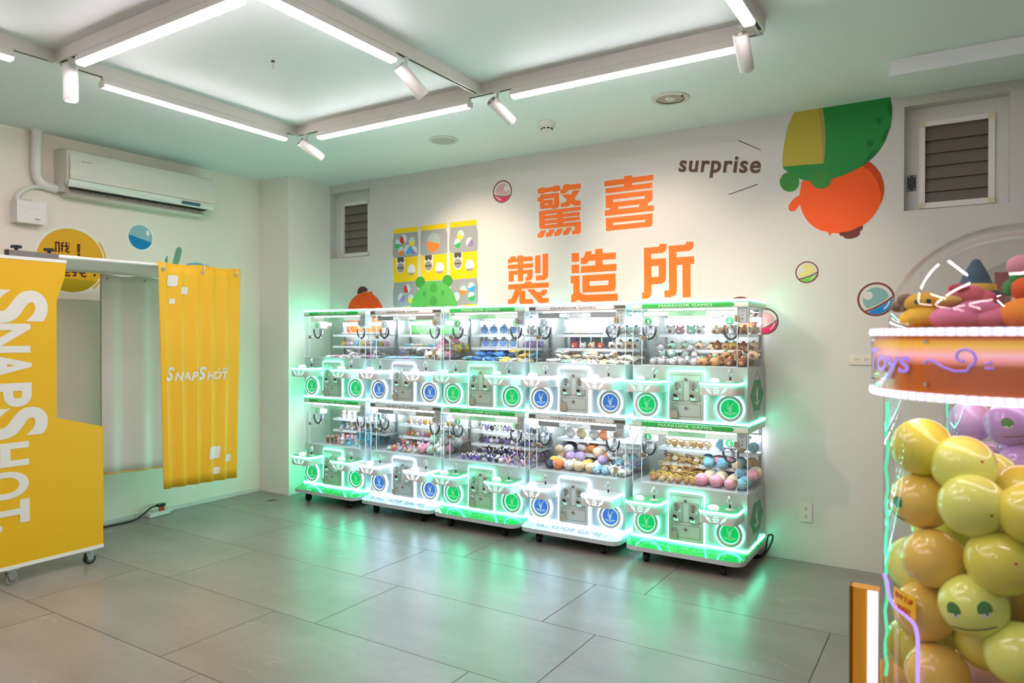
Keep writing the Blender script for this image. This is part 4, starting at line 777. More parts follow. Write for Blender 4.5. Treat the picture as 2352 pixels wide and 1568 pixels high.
    # door lock and hinges
    lk = MB().box(-.327, -.303, -.010, .002, .560, .587); lk.k = 1
    lk.cyl((-.297, -.012, .573), (-.297, .004, .573), .012, n=14); lk.k = 2
    lk.cyl((-.297, -.0125, .573), (-.297, -.012, .573), .005, n=10)
    lk.build('door_lock', [M_brass, M_steel, M_black], t, at())
    hg = MB().box(-.014, .014, -.004, .002, -.020, .020); hg.k = 1; hg.cyl((0, -.005, -.02), (0, -.005, .02), .004, n=8)
    hg = hg.mesh('hinge', [mat('hinge_metal', '#c9b491', .3, .6), M_steel])
    put('hinge', hg, t, at(.324, 0, .700)); put('hinge', hg, t, at(.324, 0, .447))
    # coin panel with its light frame
    cp = MB().prism(rrect(-.126, .115, .016, .343, .014, 4), XZ(0), -.013, 0).build('coin_panel', M_panel, t, at(), smooth=30)
    MB().ring(rrect(-.133, .122, .009, .350, .020, 4), rrect(-.126, .115, .016, .343, .014, 4), XZ(0), -.0085, 0).build('panel_light', T['led'], t, at())
    gz = MB()
    for (a, c_, d, e_) in ((-.106, .094, .147, .323), (-.106, .094, .040, .126)):
        o_ = rrect(a, c_, d, e_, .001, 1); i_ = rrect(a + .0022, c_ - .0022, d + .0022, e_ - .0022, .001, 1)
        gz.ring(o_, i_, XZ(-.0130), -.0004, 0)
    gz.build('door_gap', mat('panel_gap', '#555a58', .6), cp)
    for za in ((.150, .320), (.043, .123)):
        MB().box(-.102, .090, -.0145, -.013, *za).build('panel_door', M_panel, cp)
    for px, pz in ((-.007, .291), (-.006, .100)):
        k = MB().cyl((px, -.014, pz), (px, -.021, pz), .012, .011, n=16); k.k = 1; k.cyl((px, -.021, pz), (px, -.0215, pz), .005, n=10)
        k.build('cam_lock', [M_chrome, M_black], cp)
    for px in (-.063, .052):
        k = MB().prism(rrect(px - .037, px + .037, .148, .284, .006, 3), XZ(-.0145), -.005, 0)
        k.k = 1; k.prism(circle(px - .006, .254, .021, 20), XZ(-.0195), -.004, 0)
        k.k = 2; k.box(px - .0075, px - .0045, -.0242, -.0235, .238, .270)
        k.box(px - .018, px + .002, -.0200, -.0195, .222, .228)
        k.k = 0; k.prism([(px - .018, .216), (px - .008, .218), (px + .012, .196), (px + .006, .188), (px - .006, .202)], XZ(-.0195), -.008, 0)
        k.k = 2; k.prism(circle(px - .022, .183, .010, 14), XZ(-.0195), -.0015, 0); k.box(px - .012, px - .004, -.0215, -.0195, .166, .188)
        k.k = 3; k.box(px - .024, px + .008, -.026, -.0195, .152, .168); k.box(px + .012, px + .022, -.021, -.0195, .215, .226)
        k.k = 1
        for sx in (-.031, .031):
            for sz in (.155, .277): k.prism(circle(px + sx, sz, .003, 8), XZ(-.0195), -.001, 0)
        k.build('coin_mechanism', [M_mech, M_chrome, M_black, mat('coin_cup', '#9fd9c8', .3, emit=(.4, .9, .8, 1), strength=.3)], cp)
    k = MB().box(-.024, .024, -.012, .012, -.045, .0)
    k.k = 1
    k.tube([(-.016, 0, 0), (-.016, 0, .022), (-.010, 0, .033), (0, 0, .037), (.010, 0, .033), (.016, 0, .022), (.016, 0, 0)], .0035, 8)
    pk = k.build('padlock', [mat('padlock_' + theme, '#bdb6a6' if theme == 'green' else '#b9ae9c', .35, .4), M_chrome], cp, (-.084, -.028, .078))
    # round emblems with halo
    for px in (-.290, .285):
        MB().ring(circle(px, .110, .0945, 40), circle(px, .110, .086, 40), XZ(0), -.005, 0).build('halo_light', T['led'], t, at())
        rg = MB().ring(circle(px, .110, .086, 40), circle(px, .110, .0665, 40), XZ(0), -.012, 0).build('emblem_ring', M_console, t, at(), smooth=30)
        MB().ring(circle(px, .110, .0665, 40), circle(px, .110, .0610, 40), XZ(0), -.007, 0).build('inner_light', T['soft'], rg)
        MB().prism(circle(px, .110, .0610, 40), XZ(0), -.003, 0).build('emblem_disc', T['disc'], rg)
        put('emblem', emblem_mesh(.056, T['mark']), rg, (px, -.0042, .112))
    # control consoles
    for px, rr_ in ((-.256, (.002, .002, .020, .045)), (.255, (.002, .002, .020, .045))):
        x0, x1, ya = px - .117, px + .121, -.182
        c = MB().prism(rrect(x0, x1, ya, 0, rr_, 5), XY, .206, .272).build('console', M_console, t, at(), smooth=30)
        MB().prism(rrect(x0 - .005, x1 + .005, ya - .005, 0, rr_, 5), XY, .272, .286).build('console_light', T['led'], c)
        MB().prism(rrect(x0, x1, ya, 0, rr_, 5), XY, .286, .290).build('console_top', T['top'], c, smooth=30)
        vt = MB(); vx = px - .010; vz = .240; yv = ya
        def slot(cx_, cz_, L_, a, w_=.0036):
            ca, sa = math.cos(R(a)), math.sin(R(a))
            pts = rrect(-L_, L_, -w_, w_, w_ * .95, 3)
            vt.prism([(cx_ + u * ca - v * sa, cz_ + u * sa + v * ca) for u, v in pts], XZ(yv), -.0012, 0)
        slot(vx, vz + .011, .016, 0); slot(vx, vz - .003, .022, 0); slot(vx, vz - .017, .019, 0)
        for sx in (-1, 1):
            slot(vx + sx * .056, vz + .007, .024, sx * 36); slot(vx + sx * .047, vz - .010, .021, sx * 36)
        vt.build('vent_slot', T['soft'], c)
        MB().lathe([(.034, .290), (.036, .294), (.034, .302), (.026, .309), (.012, .313), (.0, .314)], 20).build('push_button', T['btn'], c, (px - .048, -.105, 0), smooth=True)
        MB().lathe([(.030, .290), (.028, .293), (.010, .296), (.0055, .298), (.0055, .318)], 16).build('stick_base', M_console, c, (px + .053, -.085, 0), smooth=40)
        st = MB().cyl((0, 0, .300), (0, 0, .322), .006, n=10).build('stick', M_black, c, (px + .053, -.085, 0))
        MB().ball((0, 0, .350), .0205, .0205, .029, 10, 7).build('stick_knob', M_knob, st)
    # side badge
    if True:
        fy = lambda u, v, s_: (.40 + s_, u, v)
        def dia(k): return [(.235, .187 + .167 * k), (.235 - .185 * k, .187), (.235, .187 - .167 * k), (.235 + .185 * k, .187)]
        MB().ring(dia(1.0), dia(.965), fy, 0, .0012).build('side_badge_line', T['line'], t, at())
        hx = [(.15, .290), (.32, .290), (.235 + .170, .187), (.32, .084), (.15, .084), (.235 - .170, .187)]
        hb = MB().prism(hx, fy, 0, .0010).build('side_badge', T['emb'], t, at())
        o = put('emblem', emblem_mesh(.085, M_white), hb, (.4018, .235, .187), (0, 0, R(90)))
    if not upper:
        # rolling base
        def shrink(pts, d): return [(x * (1 - d), y) for x, y in pts]
        pl = rrect(-.405, .405, -.148, .47, (.01, .01, .075, .075), 6)
        MB().prism(pl, XY, .088, .118).build('base_rim', M_body, t, smooth=30)
        n = len(pl)
        tp = MB()
        lo = pl; hi = [(x * .985, max(y, -.004)) for x, y in pl]
        vs_ = [(x, y, .118) for x, y in lo] + [(x, y, .146) for x, y in hi]
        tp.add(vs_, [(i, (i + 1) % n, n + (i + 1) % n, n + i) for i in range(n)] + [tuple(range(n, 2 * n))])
        bt = tp.build('base_top', T['base'], t)
        me = text('MARKHOR GAMES', .60, .052, T['bletter'], bold=.0, space=1.05)
        a = math.atan2(.028, .144)
        o = put('lettering', me, bt, (-.01, -.076, .1335), (-(R(90) - a), 0, 0))
        sc_ = MB()
        for x in (-.38, -.30, .30, .38):
            sc_.cyl((x, -.146 + (.03 if abs(x) > .35 else 0), .103), (x, -.150 + (.03 if abs(x) > .35 else 0), .103), .004, n=8)
        sc_.build('screw', M_steel, t)
        for cx_, cy_ in ((-.265, -.06), (.265, -.06), (-.265, .38), (.265, .38)):
            cs = MB().box(-.022, .022, -.024, .024, .080, .088).cyl((0, 0, .062), (0, 0, .080), .018, n=12).build('caster', M_black, t, (cx_, cy_, 0))
            MB().box(-.019, -.015, -.026, .012, .022, .068).box(.015, .019, -.026, .012, .022, .068).build('caster_fork', M_black, cs)
            w_ = MB().cyl((-.013, -.006, .029), (.013, -.006, .029), .029, n=20); w_.k = 1
            w_.cyl((-.021, -.006, .029), (.021, -.006, .029), .007, n=10)
            w_.build('caster_wheel', [M_rubber, M_steel], cs, smooth=40)
    return t

CX = [-4.915, -4.055, -3.235, -2.400, -1.548]
THEMES = ['green', 'white', 'green', 'white', 'green']
WHERE = ['by the corner pillar', 'second from the corner pillar', 'in the middle of the row', 'second from the wall-socket end', 'at the wall-socket end of the row']
MACHINES = {}
protos = {}
for i in range(5):
    for upper in (False, True):
        key = (THEMES[i], upper)
        if key not in protos:
            protos[key] = build_tier(*key); m = protos[key]
        else:
            m = copy_tree(protos[key])
        m.location = (CX[i], YF, .968 if upper else 0.0)
        tag(m, ('upper ' if upper else 'lower ') + ('green-lit' if THEMES[i] == 'green' else 'white-lit') + ' claw machine ' + WHERE[i], 'claw machine', 'stacked claw machines along the lettered wall')
        MACHINES[(i, upper)] = m

# ---------------------------------------------------------------- prizes inside the machines
PC = {'cream': '#e8d3b4', 'tan': '#c79a6a', 'brown': '#7a4e36', 'white': '#f0eeea', 'pink': '#eda9bd', 'skyblue': '#8fcbe0', 'blue': '#3f86cf', 'navy': '#2b3350', 'lilac': '#b9a3d6',
      'purple': '#6b52a6', 'black': '#22222a', 'orange': '#e58a4e', 'yellow': '#e8c95e', 'mint': '#a9d8c0', 'green': '#5fae74', 'red': '#cf5550', 'grey': '#a9a9b2', 'teal': '#3fa6b8', 'rose': '#c98f92', 'gold': '#c9a548'}
def pm(c): return mat('toy_' + c, PC[c], 0.75, noise=0.12, nscale=40)
M_eye = mat('toy_eye', '#181416', 0.3)
M_film = clear('plastic_film', tint=(0.97, 0.98, 1, 1), refl=0.18, edge=0.5, rough=0.15)
TOY = {}
def toy(kind, c1, c2):
    """unit toy meshes resting on z = 0, about 1 unit wide; returns (body mesh, [(part name, mesh)])"""
    key = (kind, c1, c2)
    if key in TOY: return TOY[key]
    a, b = pm(c1), pm(c2)
    parts = []
    if kind == 'eared plush':
        m = MB().ball((0, 0, .42), .50, .44, .42, 12, 8)
        body = m.mesh('plush_toy', a, True)
        for s in (-1, 1):
            parts.append(('ear', MB().ball((s * .30, 0, .80), .15, .09, .17, 8, 6).mesh('ear', a, True)))
        parts.append(('snout', MB().ball((0, -.36, .36), .20, .13, .15, 8, 6).mesh('snout', b, True)))
        f = MB().ball((-.17, -.395, .52), .035, .03, .04, 6, 4).ball((.17, -.395, .52), .035, .03, .04, 6, 4)
        parts.append(('eyes', f.mesh('eyes', M_eye, True)))
    elif kind == 'hatted plush':
        m = MB().ball((0, 0, .40), .50, .44, .40, 12, 8)
        body = m.mesh('plush_toy', a, True)
        parts.append(('hat', MB().ball((.05, 0, .82), .17, .16, .14, 8, 6).mesh('hat', b, True)))
        parts.append(('muzzle', MB().ball((0, -.34, .34), .22, .15, .17, 8, 6).mesh('muzzle', pm('brown' if c1 != 'brown' else 'tan'), True)))
        for s in (-1, 1):
            parts.append(('ear', MB().ball((s * .40, 0, .66), .12, .08, .12, 8, 5).mesh('ear', a, True)))
    elif kind == 'round plush ball':
        body = MB().ball((0, 0, .47), .50, .48, .47, 14, 9).mesh('plush_ball', a, True)
        f = MB()
        for k in range(7):
            t_ = k * 2.4; r_ = .25 + .18 * (k % 2)
            v = Vector((math.cos(t_) * r_, -.9, math.sin(t_) * r_)).normalized() * .475
            f.ball(v + Vector((0, 0, .47)), .045, .045, .045, 6, 4)
        parts.append(('dots', f.mesh('dots', b, True)))
    elif kind == 'upright figurine':
        m = MB().ball((0, 0, .34), .30, .26, .36, 10, 7).ball((0, 0, .86), .34, .30, .30, 10, 7)
        body = m.mesh('figurine', a, True)
        parts.append(('cap', MB().ball((0, .03, 1.05), .28, .26, .16, 10, 5).mesh('cap', b, True)))
        parts.append(('feet', MB().ball((-.14, -.12, .07), .13, .16, .08, 8, 5).ball((.14, -.12, .07), .13, .16, .08, 8, 5).mesh('feet', b, True)))
    elif kind == 'plastic-wrapped packet':
        random.seed(hash(c1 + c2) % 1000 if False else sum(map(ord, c1 + c2)))
        m = MB(); n = 6; vs_ = []; fs_ = []
        for side in (1, -1):
            for j in range(n + 1):
                for i in range(n + 1):
                    x = i / n - .5; y = j / n - .5
                    h = (1 - (2 * x) ** 4) * (1 - (2 * y) ** 4) * .17 + random.uniform(-.09, .09) * (abs(x) < .49 and abs(y) < .49)
                    vs_.append((x * 1.1, y * .85, .18 + side * h))
        for s_ in (0, 1):
            for j in range(n):
                for i in range(n):
                    k = s_ * (n + 1) ** 2 + j * (n + 1) + i
                    q = (k, k + 1, k + n + 2, k + n + 1)
                    fs_.append(q if s_ == 0 else q[::-1])
        m.add(vs_, fs_)
        body = m.mesh('packet', mat('wrap_' + c1, PC[c1], 0.25, coat=.4), False)
        parts.append(('contents', MB().ball((0, 0, .18), .33, .26, .19, 8, 6).mesh('contents', b, True)))
    elif kind == 'flat printed card':
        m = MB().prism(rrect(-.5, .5, 0, 1.15, .06, 2), XZ(0), -.03, .03)
        body = m.mesh('printed_card', mat('card_' + c1, PC[c1], .4), False)
        f = MB()
        for (u, v, r_) in ((-.2, .75, .12), (.2, .8, .10), (0, .4, .22)):
            f.prism(circle(u, v, r_, 12), XZ(-.03), -.006, 0)
        parts.append(('print', f.mesh('print', b)))
    elif kind == 'arched blister pack':
        pts = [(-.5, 0), (.5, 0), (.5, .45)] + [(.5 * math.cos(R(a_)), .5 + .42 * math.sin(R(a_))) for a_ in range(15, 180, 15)] + [(-.5, .45)]
        body = MB().prism(pts, XZ(0), -.14, .14).mesh('blister_pack', mat('pack_white', '#dfe9f2', .3), False)
        parts.append(('blue_window', MB().prism(circle(0, .48, .37, 20, .30), XZ(-.14), -.03, 0).mesh('blue_window', b)))
        f = MB()
        for i in range(4):
            for j in range(3):
                f.prism(circle(-.21 + .14 * i, .34 + .14 * j, .045, 8), XZ(-.17), -.01, 0)
        parts.append(('dots', f.mesh('dots', mat('pack_dot', '#cfeaf6', .3))))
        parts.append(('cap', MB().ball((0, 0, .98), .20, .13, .12, 8, 6).mesh('cap', a, True)))
    elif kind == 'small charm':
        m = MB().ball((0, 0, .30), .34, .30, .30, 8, 6)
        body = m.mesh('charm', a, True)
        parts.append(('ears', MB().ball((-.22, 0, .60), .12, .08, .18, 6, 4).ball((.22, 0, .60), .12, .08, .18, 6, 4).mesh('ears', b, True)))
        parts.append(('ring', MB().tube([(.30 + .16 * math.cos(2 * math.pi * k / 8), -.1, .42 + .16 * math.sin(2 * math.pi * k / 8)) for k in range(8)], .03, 5, True).mesh('ring', M_chrome)))
    elif kind == 'cord-looped plush charm':
        m = MB().ball((0, 0, .34), .40, .34, .34, 10, 7)
        body = m.mesh('plush_charm', a, True)
        parts.append(('strap', MB().tube([(-.1, -.1, .5), (-.45, -.25, .75), (-.2, -.4, .95), (.35, -.3, .85), (.55, -.2, .45), (.3, -.2, .3)], .07, 5).mesh('strap', b, True)))
        parts.append(('ears', MB().ball((-.24, 0, .64), .12, .09, .12, 6, 4).ball((.24, 0, .64), .12, .09, .12, 6, 4).mesh('ears', a, True)))
    elif kind == 'clear bag with soft toy':
        random.seed(sum(map(ord, c1 + c2)) + 5)
        m = MB().ball((0, 0, .42), .52, .46, .44, 10, 7)
        m.v = [(x * random.uniform(.85, 1.12), y * random.uniform(.85, 1.12), max(0, z * random.uniform(.9, 1.12))) for x, y, z in m.v]
        body = m.mesh('clear_bag', M_film, False)
        parts.append(('toy', MB().ball((0, 0, .36), .36, .32, .33, 10, 7).mesh('toy', a, True)))
        parts.append(('toy_ears', MB().ball((-.2, 0, .66), .11, .08, .12, 6, 4).ball((.2, 0, .66), .11, .08, .12, 6, 4).mesh('toy_ears', b, True)))
    TOY[key] = (body, parts)
    return TOY[key]
NAME = {'eared plush': 'plush_toy', 'hatted plush': 'plush_toy', 'round plush ball': 'plush_ball', 'upright figurine': 'figurine', 'plastic-wrapped packet': 'packet', 'flat printed card': 'printed_card',
        'arched blister pack': 'blister_pack', 'small charm': 'charm', 'cord-looped plush charm': 'plush_charm', 'clear bag with soft toy': 'bagged_toy'}
CATE = {'eared plush': 'plush toy', 'hatted plush': 'plush toy', 'round plush ball': 'plush toy', 'upright figurine': 'figurine', 'plastic-wrapped packet': 'packet', 'flat printed card': 'card',
        'arched blister pack': 'toy pack', 'small charm': 'charm', 'cord-looped plush charm': 'charm', 'clear bag with soft toy': 'bagged toy'}
SHORT = ['by the pillar', 'second from pillar', 'mid-row', 'second from socket', 'nearest the socket']
ZROW = {'top': .598, 'low': .488, 'heap': .382}
ROWP = {'top': 'on top shelf of', 'low': 'on lower shelf of', 'heap': 'heaped in'}
rng = random.Random(11)
def prize(i, upper, row, kind, c1, c2, x, y, z, size, rz=0., tilt=(0., 0.)):
    me, parts = toy(kind, c1, c2)
    base = (.964 if upper else .146)
    o = put(NAME[kind], me, None, (CX[i] + x, YF + y, base + z), (tilt[0], tilt[1], rz))
    o.scale = (size, size, size)
    lab = f"{c1} and {c2} {kind} {ROWP[row]} {'upper' if upper else 'lower'} claw machine {SHORT[i]}"
    tag(o, lab, CATE[kind], lab)
    for n, pme in parts:
        put(n, pme, o)
def shelf(i, upper, row, kind, cols, x0, x1, n, size, y=.345, jit=.006, rz=0.25):
    for k in range(n):
        c1, c2 = cols[k % len(cols)]
        x = x0 + (x1 - x0) * (k + .5) / n + rng.uniform(-jit, jit)
        prize(i, upper, row, kind, c1, c2, x, y + rng.uniform(-.008, .008), ZROW[row], size * rng.uniform(.94, 1.05), rng.uniform(-rz, rz))
def heap(i, upper, kind, cols, x0, x1, n, size, y0=.07, y1=.40, pile=1.0, flatk=.6):
    size *= .87; n = int(n * 1.28)
    """loose prizes: a jittered layer on the deck, then a few lying on top"""
    nx = max(1, int((x1 - x0) / (size * .95))); ny = max(1, int((y1 - y0) / (size * .95)))
    spots = [(x0 + (x1 - x0) * (a + .5) / nx, y0 + (y1 - y0) * (b + .5) / ny, 0) for a in range(nx) for b in range(ny)]
    spots.sort(key=lambda s: s[1])
    up = [(s[0] + size * .5, s[1] + size * .3, size * .62) for s in spots if s[1] > y0 + (y1 - y0) * .30 and s[0] + size * .5 < x1]
    up += [(s[0], s[1], size * 1.15) for s in spots if s[1] > y0 + (y1 - y0) * .62]
    rng.shuffle(up)
    allp = spots + up
    for k in range(min(n, len(allp))):
        x, y, z = allp[k]
        c1, c2 = cols[rng.randrange(len(cols))]
        prize(i, upper, 'heap', kind, c1, c2, x + rng.uniform(-.15, .15) * size, y + rng.uniform(-.12, .12) * size, ZROW['heap'] + z * pile * flatk / .6,
              size * rng.uniform(.88, 1.1), rng.uniform(-1.2, 1.2), (rng.uniform(-.4, .4) * (z > 0 or flatk < .5), rng.uniform(-.4, .4) * (z > 0 or flatk < .5)))

# by the pillar
shelf(0, True, 'top', 'plastic-wrapped packet', [('white', 'skyblue'), ('cream', 'pink'), ('white', 'white')], -.24, .36, 8, .070)
shelf(0, True, 'low', 'eared plush', [('yellow', 'white'), ('pink', 'white'), ('white', 'lilac'), ('skyblue', 'white')], -.26, .38, 10, .058)
heap(0, True, 'plastic-wrapped packet', [('pink', 'brown'), ('white', 'pink'), ('white', 'red'), ('lilac', 'white')], -.20, .37, 44, .070, .06, .40, flatk=.45)
shelf(0, False, 'top', 'upright figurine', [('cream', 'grey'), ('white', 'skyblue'), ('white', 'cream'), ('skyblue', 'white')], -.28, .36, 9, .058)
shelf(0, False, 'low', 'upright figurine', [('skyblue', 'blue'), ('white', 'skyblue'), ('cream', 'brown'), ('pink', 'brown'), ('tan', 'cream')], -.28, .36, 8, .066)
heap(0, False, 'upright figurine', [('pink', 'rose'), ('brown', 'rose'), ('white', 'pink')], -.22, .10, 26, .070)
heap(0, False, 'flat printed card', [('teal', 'skyblue'), ('skyblue', 'white'), ('teal', 'red')], .06, .37, 20, .080, flatk=.45)
# second from the pillar
shelf(1, True, 'low', 'plastic-wrapped packet', [('skyblue', 'yellow'), ('white', 'lilac'), ('cream', 'yellow'), ('mint', 'skyblue')], -.28, .38, 9, .085)
heap(1, True, 'plastic-wrapped packet', [('skyblue', 'blue'), ('skyblue', 'white'), ('white', 'yellow'), ('lilac', 'white')], -.32, .12, 34, .078)
heap(1, True, 'eared plush', [('white', 'yellow'), ('yellow', 'white'), ('pink', 'white'), ('white', 'brown')], .10, .37, 12, .11)
shelf(1, False, 'top', 'eared plush', [('cream', 'red'), ('white', 'yellow'), ('white', 'red'), ('yellow', 'orange')], -.28, .38, 10, .058)
shelf(1, False, 'low', 'small charm', [('red', 'yellow'), ('gold', 'red'), ('white', 'pink'), ('lilac', 'yellow')], -.28, .38, 11, .070)
heap(1, False, 'small charm', [('cream', 'red'), ('white', 'lilac'), ('lilac', 'white'), ('red', 'gold')], -.30, .06, 38, .070)
heap(1, False, 'eared plush', [('white', 'skyblue'), ('lilac', 'white'), ('mint', 'white'), ('pink', 'white')], .04, .37, 16, .115)
# mid-row
shelf(2, True, 'top', 'arched blister pack', [('white', 'blue')], -.25, .13, 4, .088, rz=.05)
shelf(2, True, 'top', 'eared plush', [('white', 'pink'), ('white', 'white')], .20, .38, 2, .082)
shelf(2, True, 'low', 'arched blister pack', [('white', 'blue')], -.25, .13, 4, .088, rz=.05)
shelf(2, True, 'low', 'eared plush', [('lilac', 'purple'), ('lilac', 'pink')], .17, .38, 3, .068)
heap(2, True, 'plastic-wrapped packet', [('blue', 'skyblue'), ('skyblue', 'blue'), ('blue', 'white')], -.28, .12, 22, .10, flatk=.45)
heap(2, True, 'plastic-wrapped packet', [('yellow', 'cream'), ('white', 'skyblue'), ('skyblue', 'white')], .08, .37, 16, .09, flatk=.45)
shelf(2, False, 'top', 'small charm', [('white', 'navy'), ('lilac', 'purple'), ('black', 'white'), ('white', 'black')], -.27, .36, 12, .072)
shelf(2, False, 'low', 'small charm', [('navy', 'white'), ('purple', 'navy'), ('white', 'navy'), ('lilac', 'black')], -.27, .36, 12, .080)
heap(2, False, 'small charm', [('black', 'white'), ('navy', 'white'), ('white', 'black'), ('purple', 'white')], -.28, .10, 44, .072)
heap(2, False, 'small charm', [('pink', 'white'), ('white', 'lilac'), ('rose', 'white'), ('lilac', 'black')], .08, .37, 32, .072)
# second from the wall socket
shelf(3, True, 'top', 'plastic-wrapped packet', [('white', 'skyblue'), ('white', 'mint'), ('cream', 'white')], -.28, .06, 5, .075)
shelf(3, True, 'top', 'hatted plush', [('white', 'blue'), ('cream', 'red'), ('white', 'navy')], .08, .38, 4, .078)
for k, (c1, c2) in enumerate([('lilac', 'red'), ('skyblue', 'white'), ('mint', 'pink'), ('skyblue', 'lilac')]):
    prize(3, True, 'low', 'flat printed card', c1, c2, -.22 + .095 * k, .425, ZROW['low'], .085)
shelf(3, True, 'low', 'eared plush', [('red', 'white'), ('white', 'pink'), ('cream', 'red')], -.22, .10, 4, .058, y=.33)
shelf(3, True, 'low', 'hatted plush', [('white', 'blue'), ('white', 'yellow'), ('cream', 'navy')], .12, .38, 4, .078)
heap(3, True, 'plastic-wrapped packet', [('white', 'green'), ('mint', 'gold'), ('white', 'blue'), ('cream', 'yellow'), ('white', 'red')], -.33, .37, 52, .085, flatk=.45)
shelf(3, False, 'top', 'round plush ball', [('white', 'cream'), ('cream', 'gold'), ('white', 'grey'), ('orange', 'white')], -.26, .14, 4, .092)
shelf(3, False, 'low', 'round plush ball', [('navy', 'pink'), ('white', 'lilac'), ('orange', 'cream'), ('white', 'pink')], -.26, .12, 4, .092)
shelf(3, False, 'low', 'eared plush', [('white', 'rose'), ('white', 'grey')], .14, .38, 4, .062)
heap(3, False, 'round plush ball', [('white', 'lilac'), ('orange', 'white'), ('cream', 'tan'), ('navy', 'grey'), ('lilac', 'white'), ('yellow', 'white')], -.33, .12, 30, .095)
heap(3, False, 'eared plush', [('white', 'mint'), ('skyblue', 'white'), ('lilac', 'white'), ('white', 'green')], .10, .37, 28, .076)
# nearest the wall socket
shelf(4, True, 'top', 'eared plush', [('white', 'brown'), ('rose', 'white'), ('mint', 'white')], -.28, .02, 4, .074)
shelf(4, True, 'top', 'hatted plush', [('cream', 'tan'), ('tan', 'brown'), ('cream', 'green'), ('tan', 'orange')], .06, .38, 5, .074)
shelf(4, True, 'low', 'hatted plush', [('mint', 'brown'), ('mint', 'cream'), ('cream', 'mint')], -.28, .02, 3, .070)
shelf(4, True, 'low', 'hatted plush', [('brown', 'orange'), ('tan', 'green'), ('gold', 'mint'), ('brown', 'red'), ('cream', 'orange')], .06, .38, 5, .074)
heap(4, True, 'clear bag with soft toy', [('white', 'mint'), ('mint', 'white'), ('white', 'rose'), ('white', 'grey')], -.33, .04, 24, .088)
heap(4, True, 'hatted plush', [('brown', 'tan'), ('tan', 'green'), ('brown', 'orange'), ('cream', 'tan')], .02, .37, 20, .088)
shelf(4, False, 'top', 'cord-looped plush charm', [('cream', 'tan'), ('tan', 'gold'), ('tan', 'cream')], -.28, .06, 7, .062)
shelf(4, False, 'top', 'round plush ball', [('skyblue', 'green'), ('pink', 'rose'), ('cream', 'brown')], .10, .38, 4, .086)
shelf(4, False, 'low', 'cord-looped plush charm', [('tan', 'brown'), ('cream', 'gold'), ('tan', 'yellow')], -.28, .04, 6, .066)
shelf(4, False, 'low', 'round plush ball', [('skyblue', 'white'), ('pink', 'rose'), ('pink', 'white'), ('skyblue', 'blue'), ('tan', 'brown'), ('pink', 'red')], .00, .38, 5, .086)
heap(4, False, 'cord-looped plush charm', [('tan', 'yellow'), ('cream', 'gold'), ('tan', 'gold'), ('cream', 'yellow')], -.31, .04, 44, .070)
heap(4, False, 'round plush ball', [('pink', 'rose'), ('skyblue', 'white'), ('pink', 'white'), ('cream', 'tan'), ('skyblue', 'teal')], .03, .38, 22, .098)

# ---------------------------------------------------------------- photo booth
M_booth = mat('booth_yellow', '#dcab04', 0.42, noise=0.05, nscale=300)
M_curt = mat('curtain_yellow', '#e6b01c', 0.6, noise=0.04, nscale=200)
M_fab = fabric('fabric_white', '#f4f3ee', 0.2)
M_print = mat('print_white', '#dcd8cf', 0.5)
XPN = -5.0
bp = thing('photo_booth', 'tall yellow photo booth panel on casters with white vertical SNAPSHOT lettering', 'photo booth', (XPN, 2.3, 0))
PY = lambda pts: [(y - 2.3, z) for y, z in pts]
yx = lambda u, v, t: (t, u, v)
out = [(1.20, .118), (2.615, .118), (2.617, .927), (2.32, 1.014), (2.322, 1.776), (2.340, 1.839), (2.372, 1.936), (2.381, 2.030), (1.20, 2.030)]
MB().prism(PY(out), yx, -.015, .015).build('board', M_booth, bp)
MB().box(-.018, .018, 1.20 - 2.3, 2.617 - 2.3, .095, .118).build('bottom_edge', M_white, bp)
MB().box(-.018, .018, 1.20 - 2.3, 2.383 - 2.3, 2.030, 2.050).build('top_edge', M_white, bp)
LET = DEC['lets']
for ch, (z1, z0_, yr) in LET.items():
    body = ch[0]
    cap = (ch[0] == 'S')
    hgt = .36 if cap else .262                      # reach of the letter across the board
    me = text(body, z1 - z0_, hgt, M_print, bold=.035, th=.002, res=8).copy()
    # turn the letter so that it reads downwards, tops toward the board's edge
    remap(me, lambda x, y, z: (-y, z, -x))
    put('lettering', me, bp, (.0162, yr - hgt / 2 - 2.3, (z1 + z0_) / 2))
MB().prism(circle(-.315, .36, .022, 16), yx, .0152, .0172).build('lettering', M_print, bp)
for cy in (2.06, 2.53, 1.35):
    c = MB().box(-.03, .03, -.035, .035, .088, .095).cyl((0, 0, .07), (0, 0, .088), .022, n=14).build('caster', M_steel, bp, (.0, cy - 2.3, 0))
    MB().prism([(-.03, .072), (.03, .072), (.012, .030), (-.014, .030)], lambda u, v, t: (t, u, v), -.022, -.018).prism([(-.03, .072), (.03, .072), (.012, .030), (-.014, .030)], lambda u, v, t: (t, u, v), .018, .022).build('caster_fork', M_steel, c)
    w_ = MB().cyl((-.014, 0, .036), (.014, 0, .036), .036, n=24); w_.k = 1
    w_.cyl((-.0155, 0, .036), (.0155, 0, .036), .024, n=20)
    w_.build('caster_wheel', [M_rubber, mat('wheel_grey', '#6a6862', .6)] if cy > 2.3 else [mat('wheel_rim_grey', '#8a867c', .6), mat('wheel_grey2', '#75716a', .6)], c, smooth=40)
rb = thing('curtain_rail', 'dark clamp bar with two black star knobs and a white rod', 'curtain rail', (XPN, 2.3, 2.05))
MB().box(-.016, .016, 2.047 - 2.3, 2.335 - 2.3, .0, .036).build('clamp_bar', mat('clamp_grey', '#7d7672', .4, .5), rb)
MB().box(-.017, .017, 2.036 - 2.3, 2.048 - 2.3, -.001, .037).build('end_plug', M_black, rb)
kn = MB().cyl((0, 0, 0), (0, 0, .014), .012, .009, n=10)
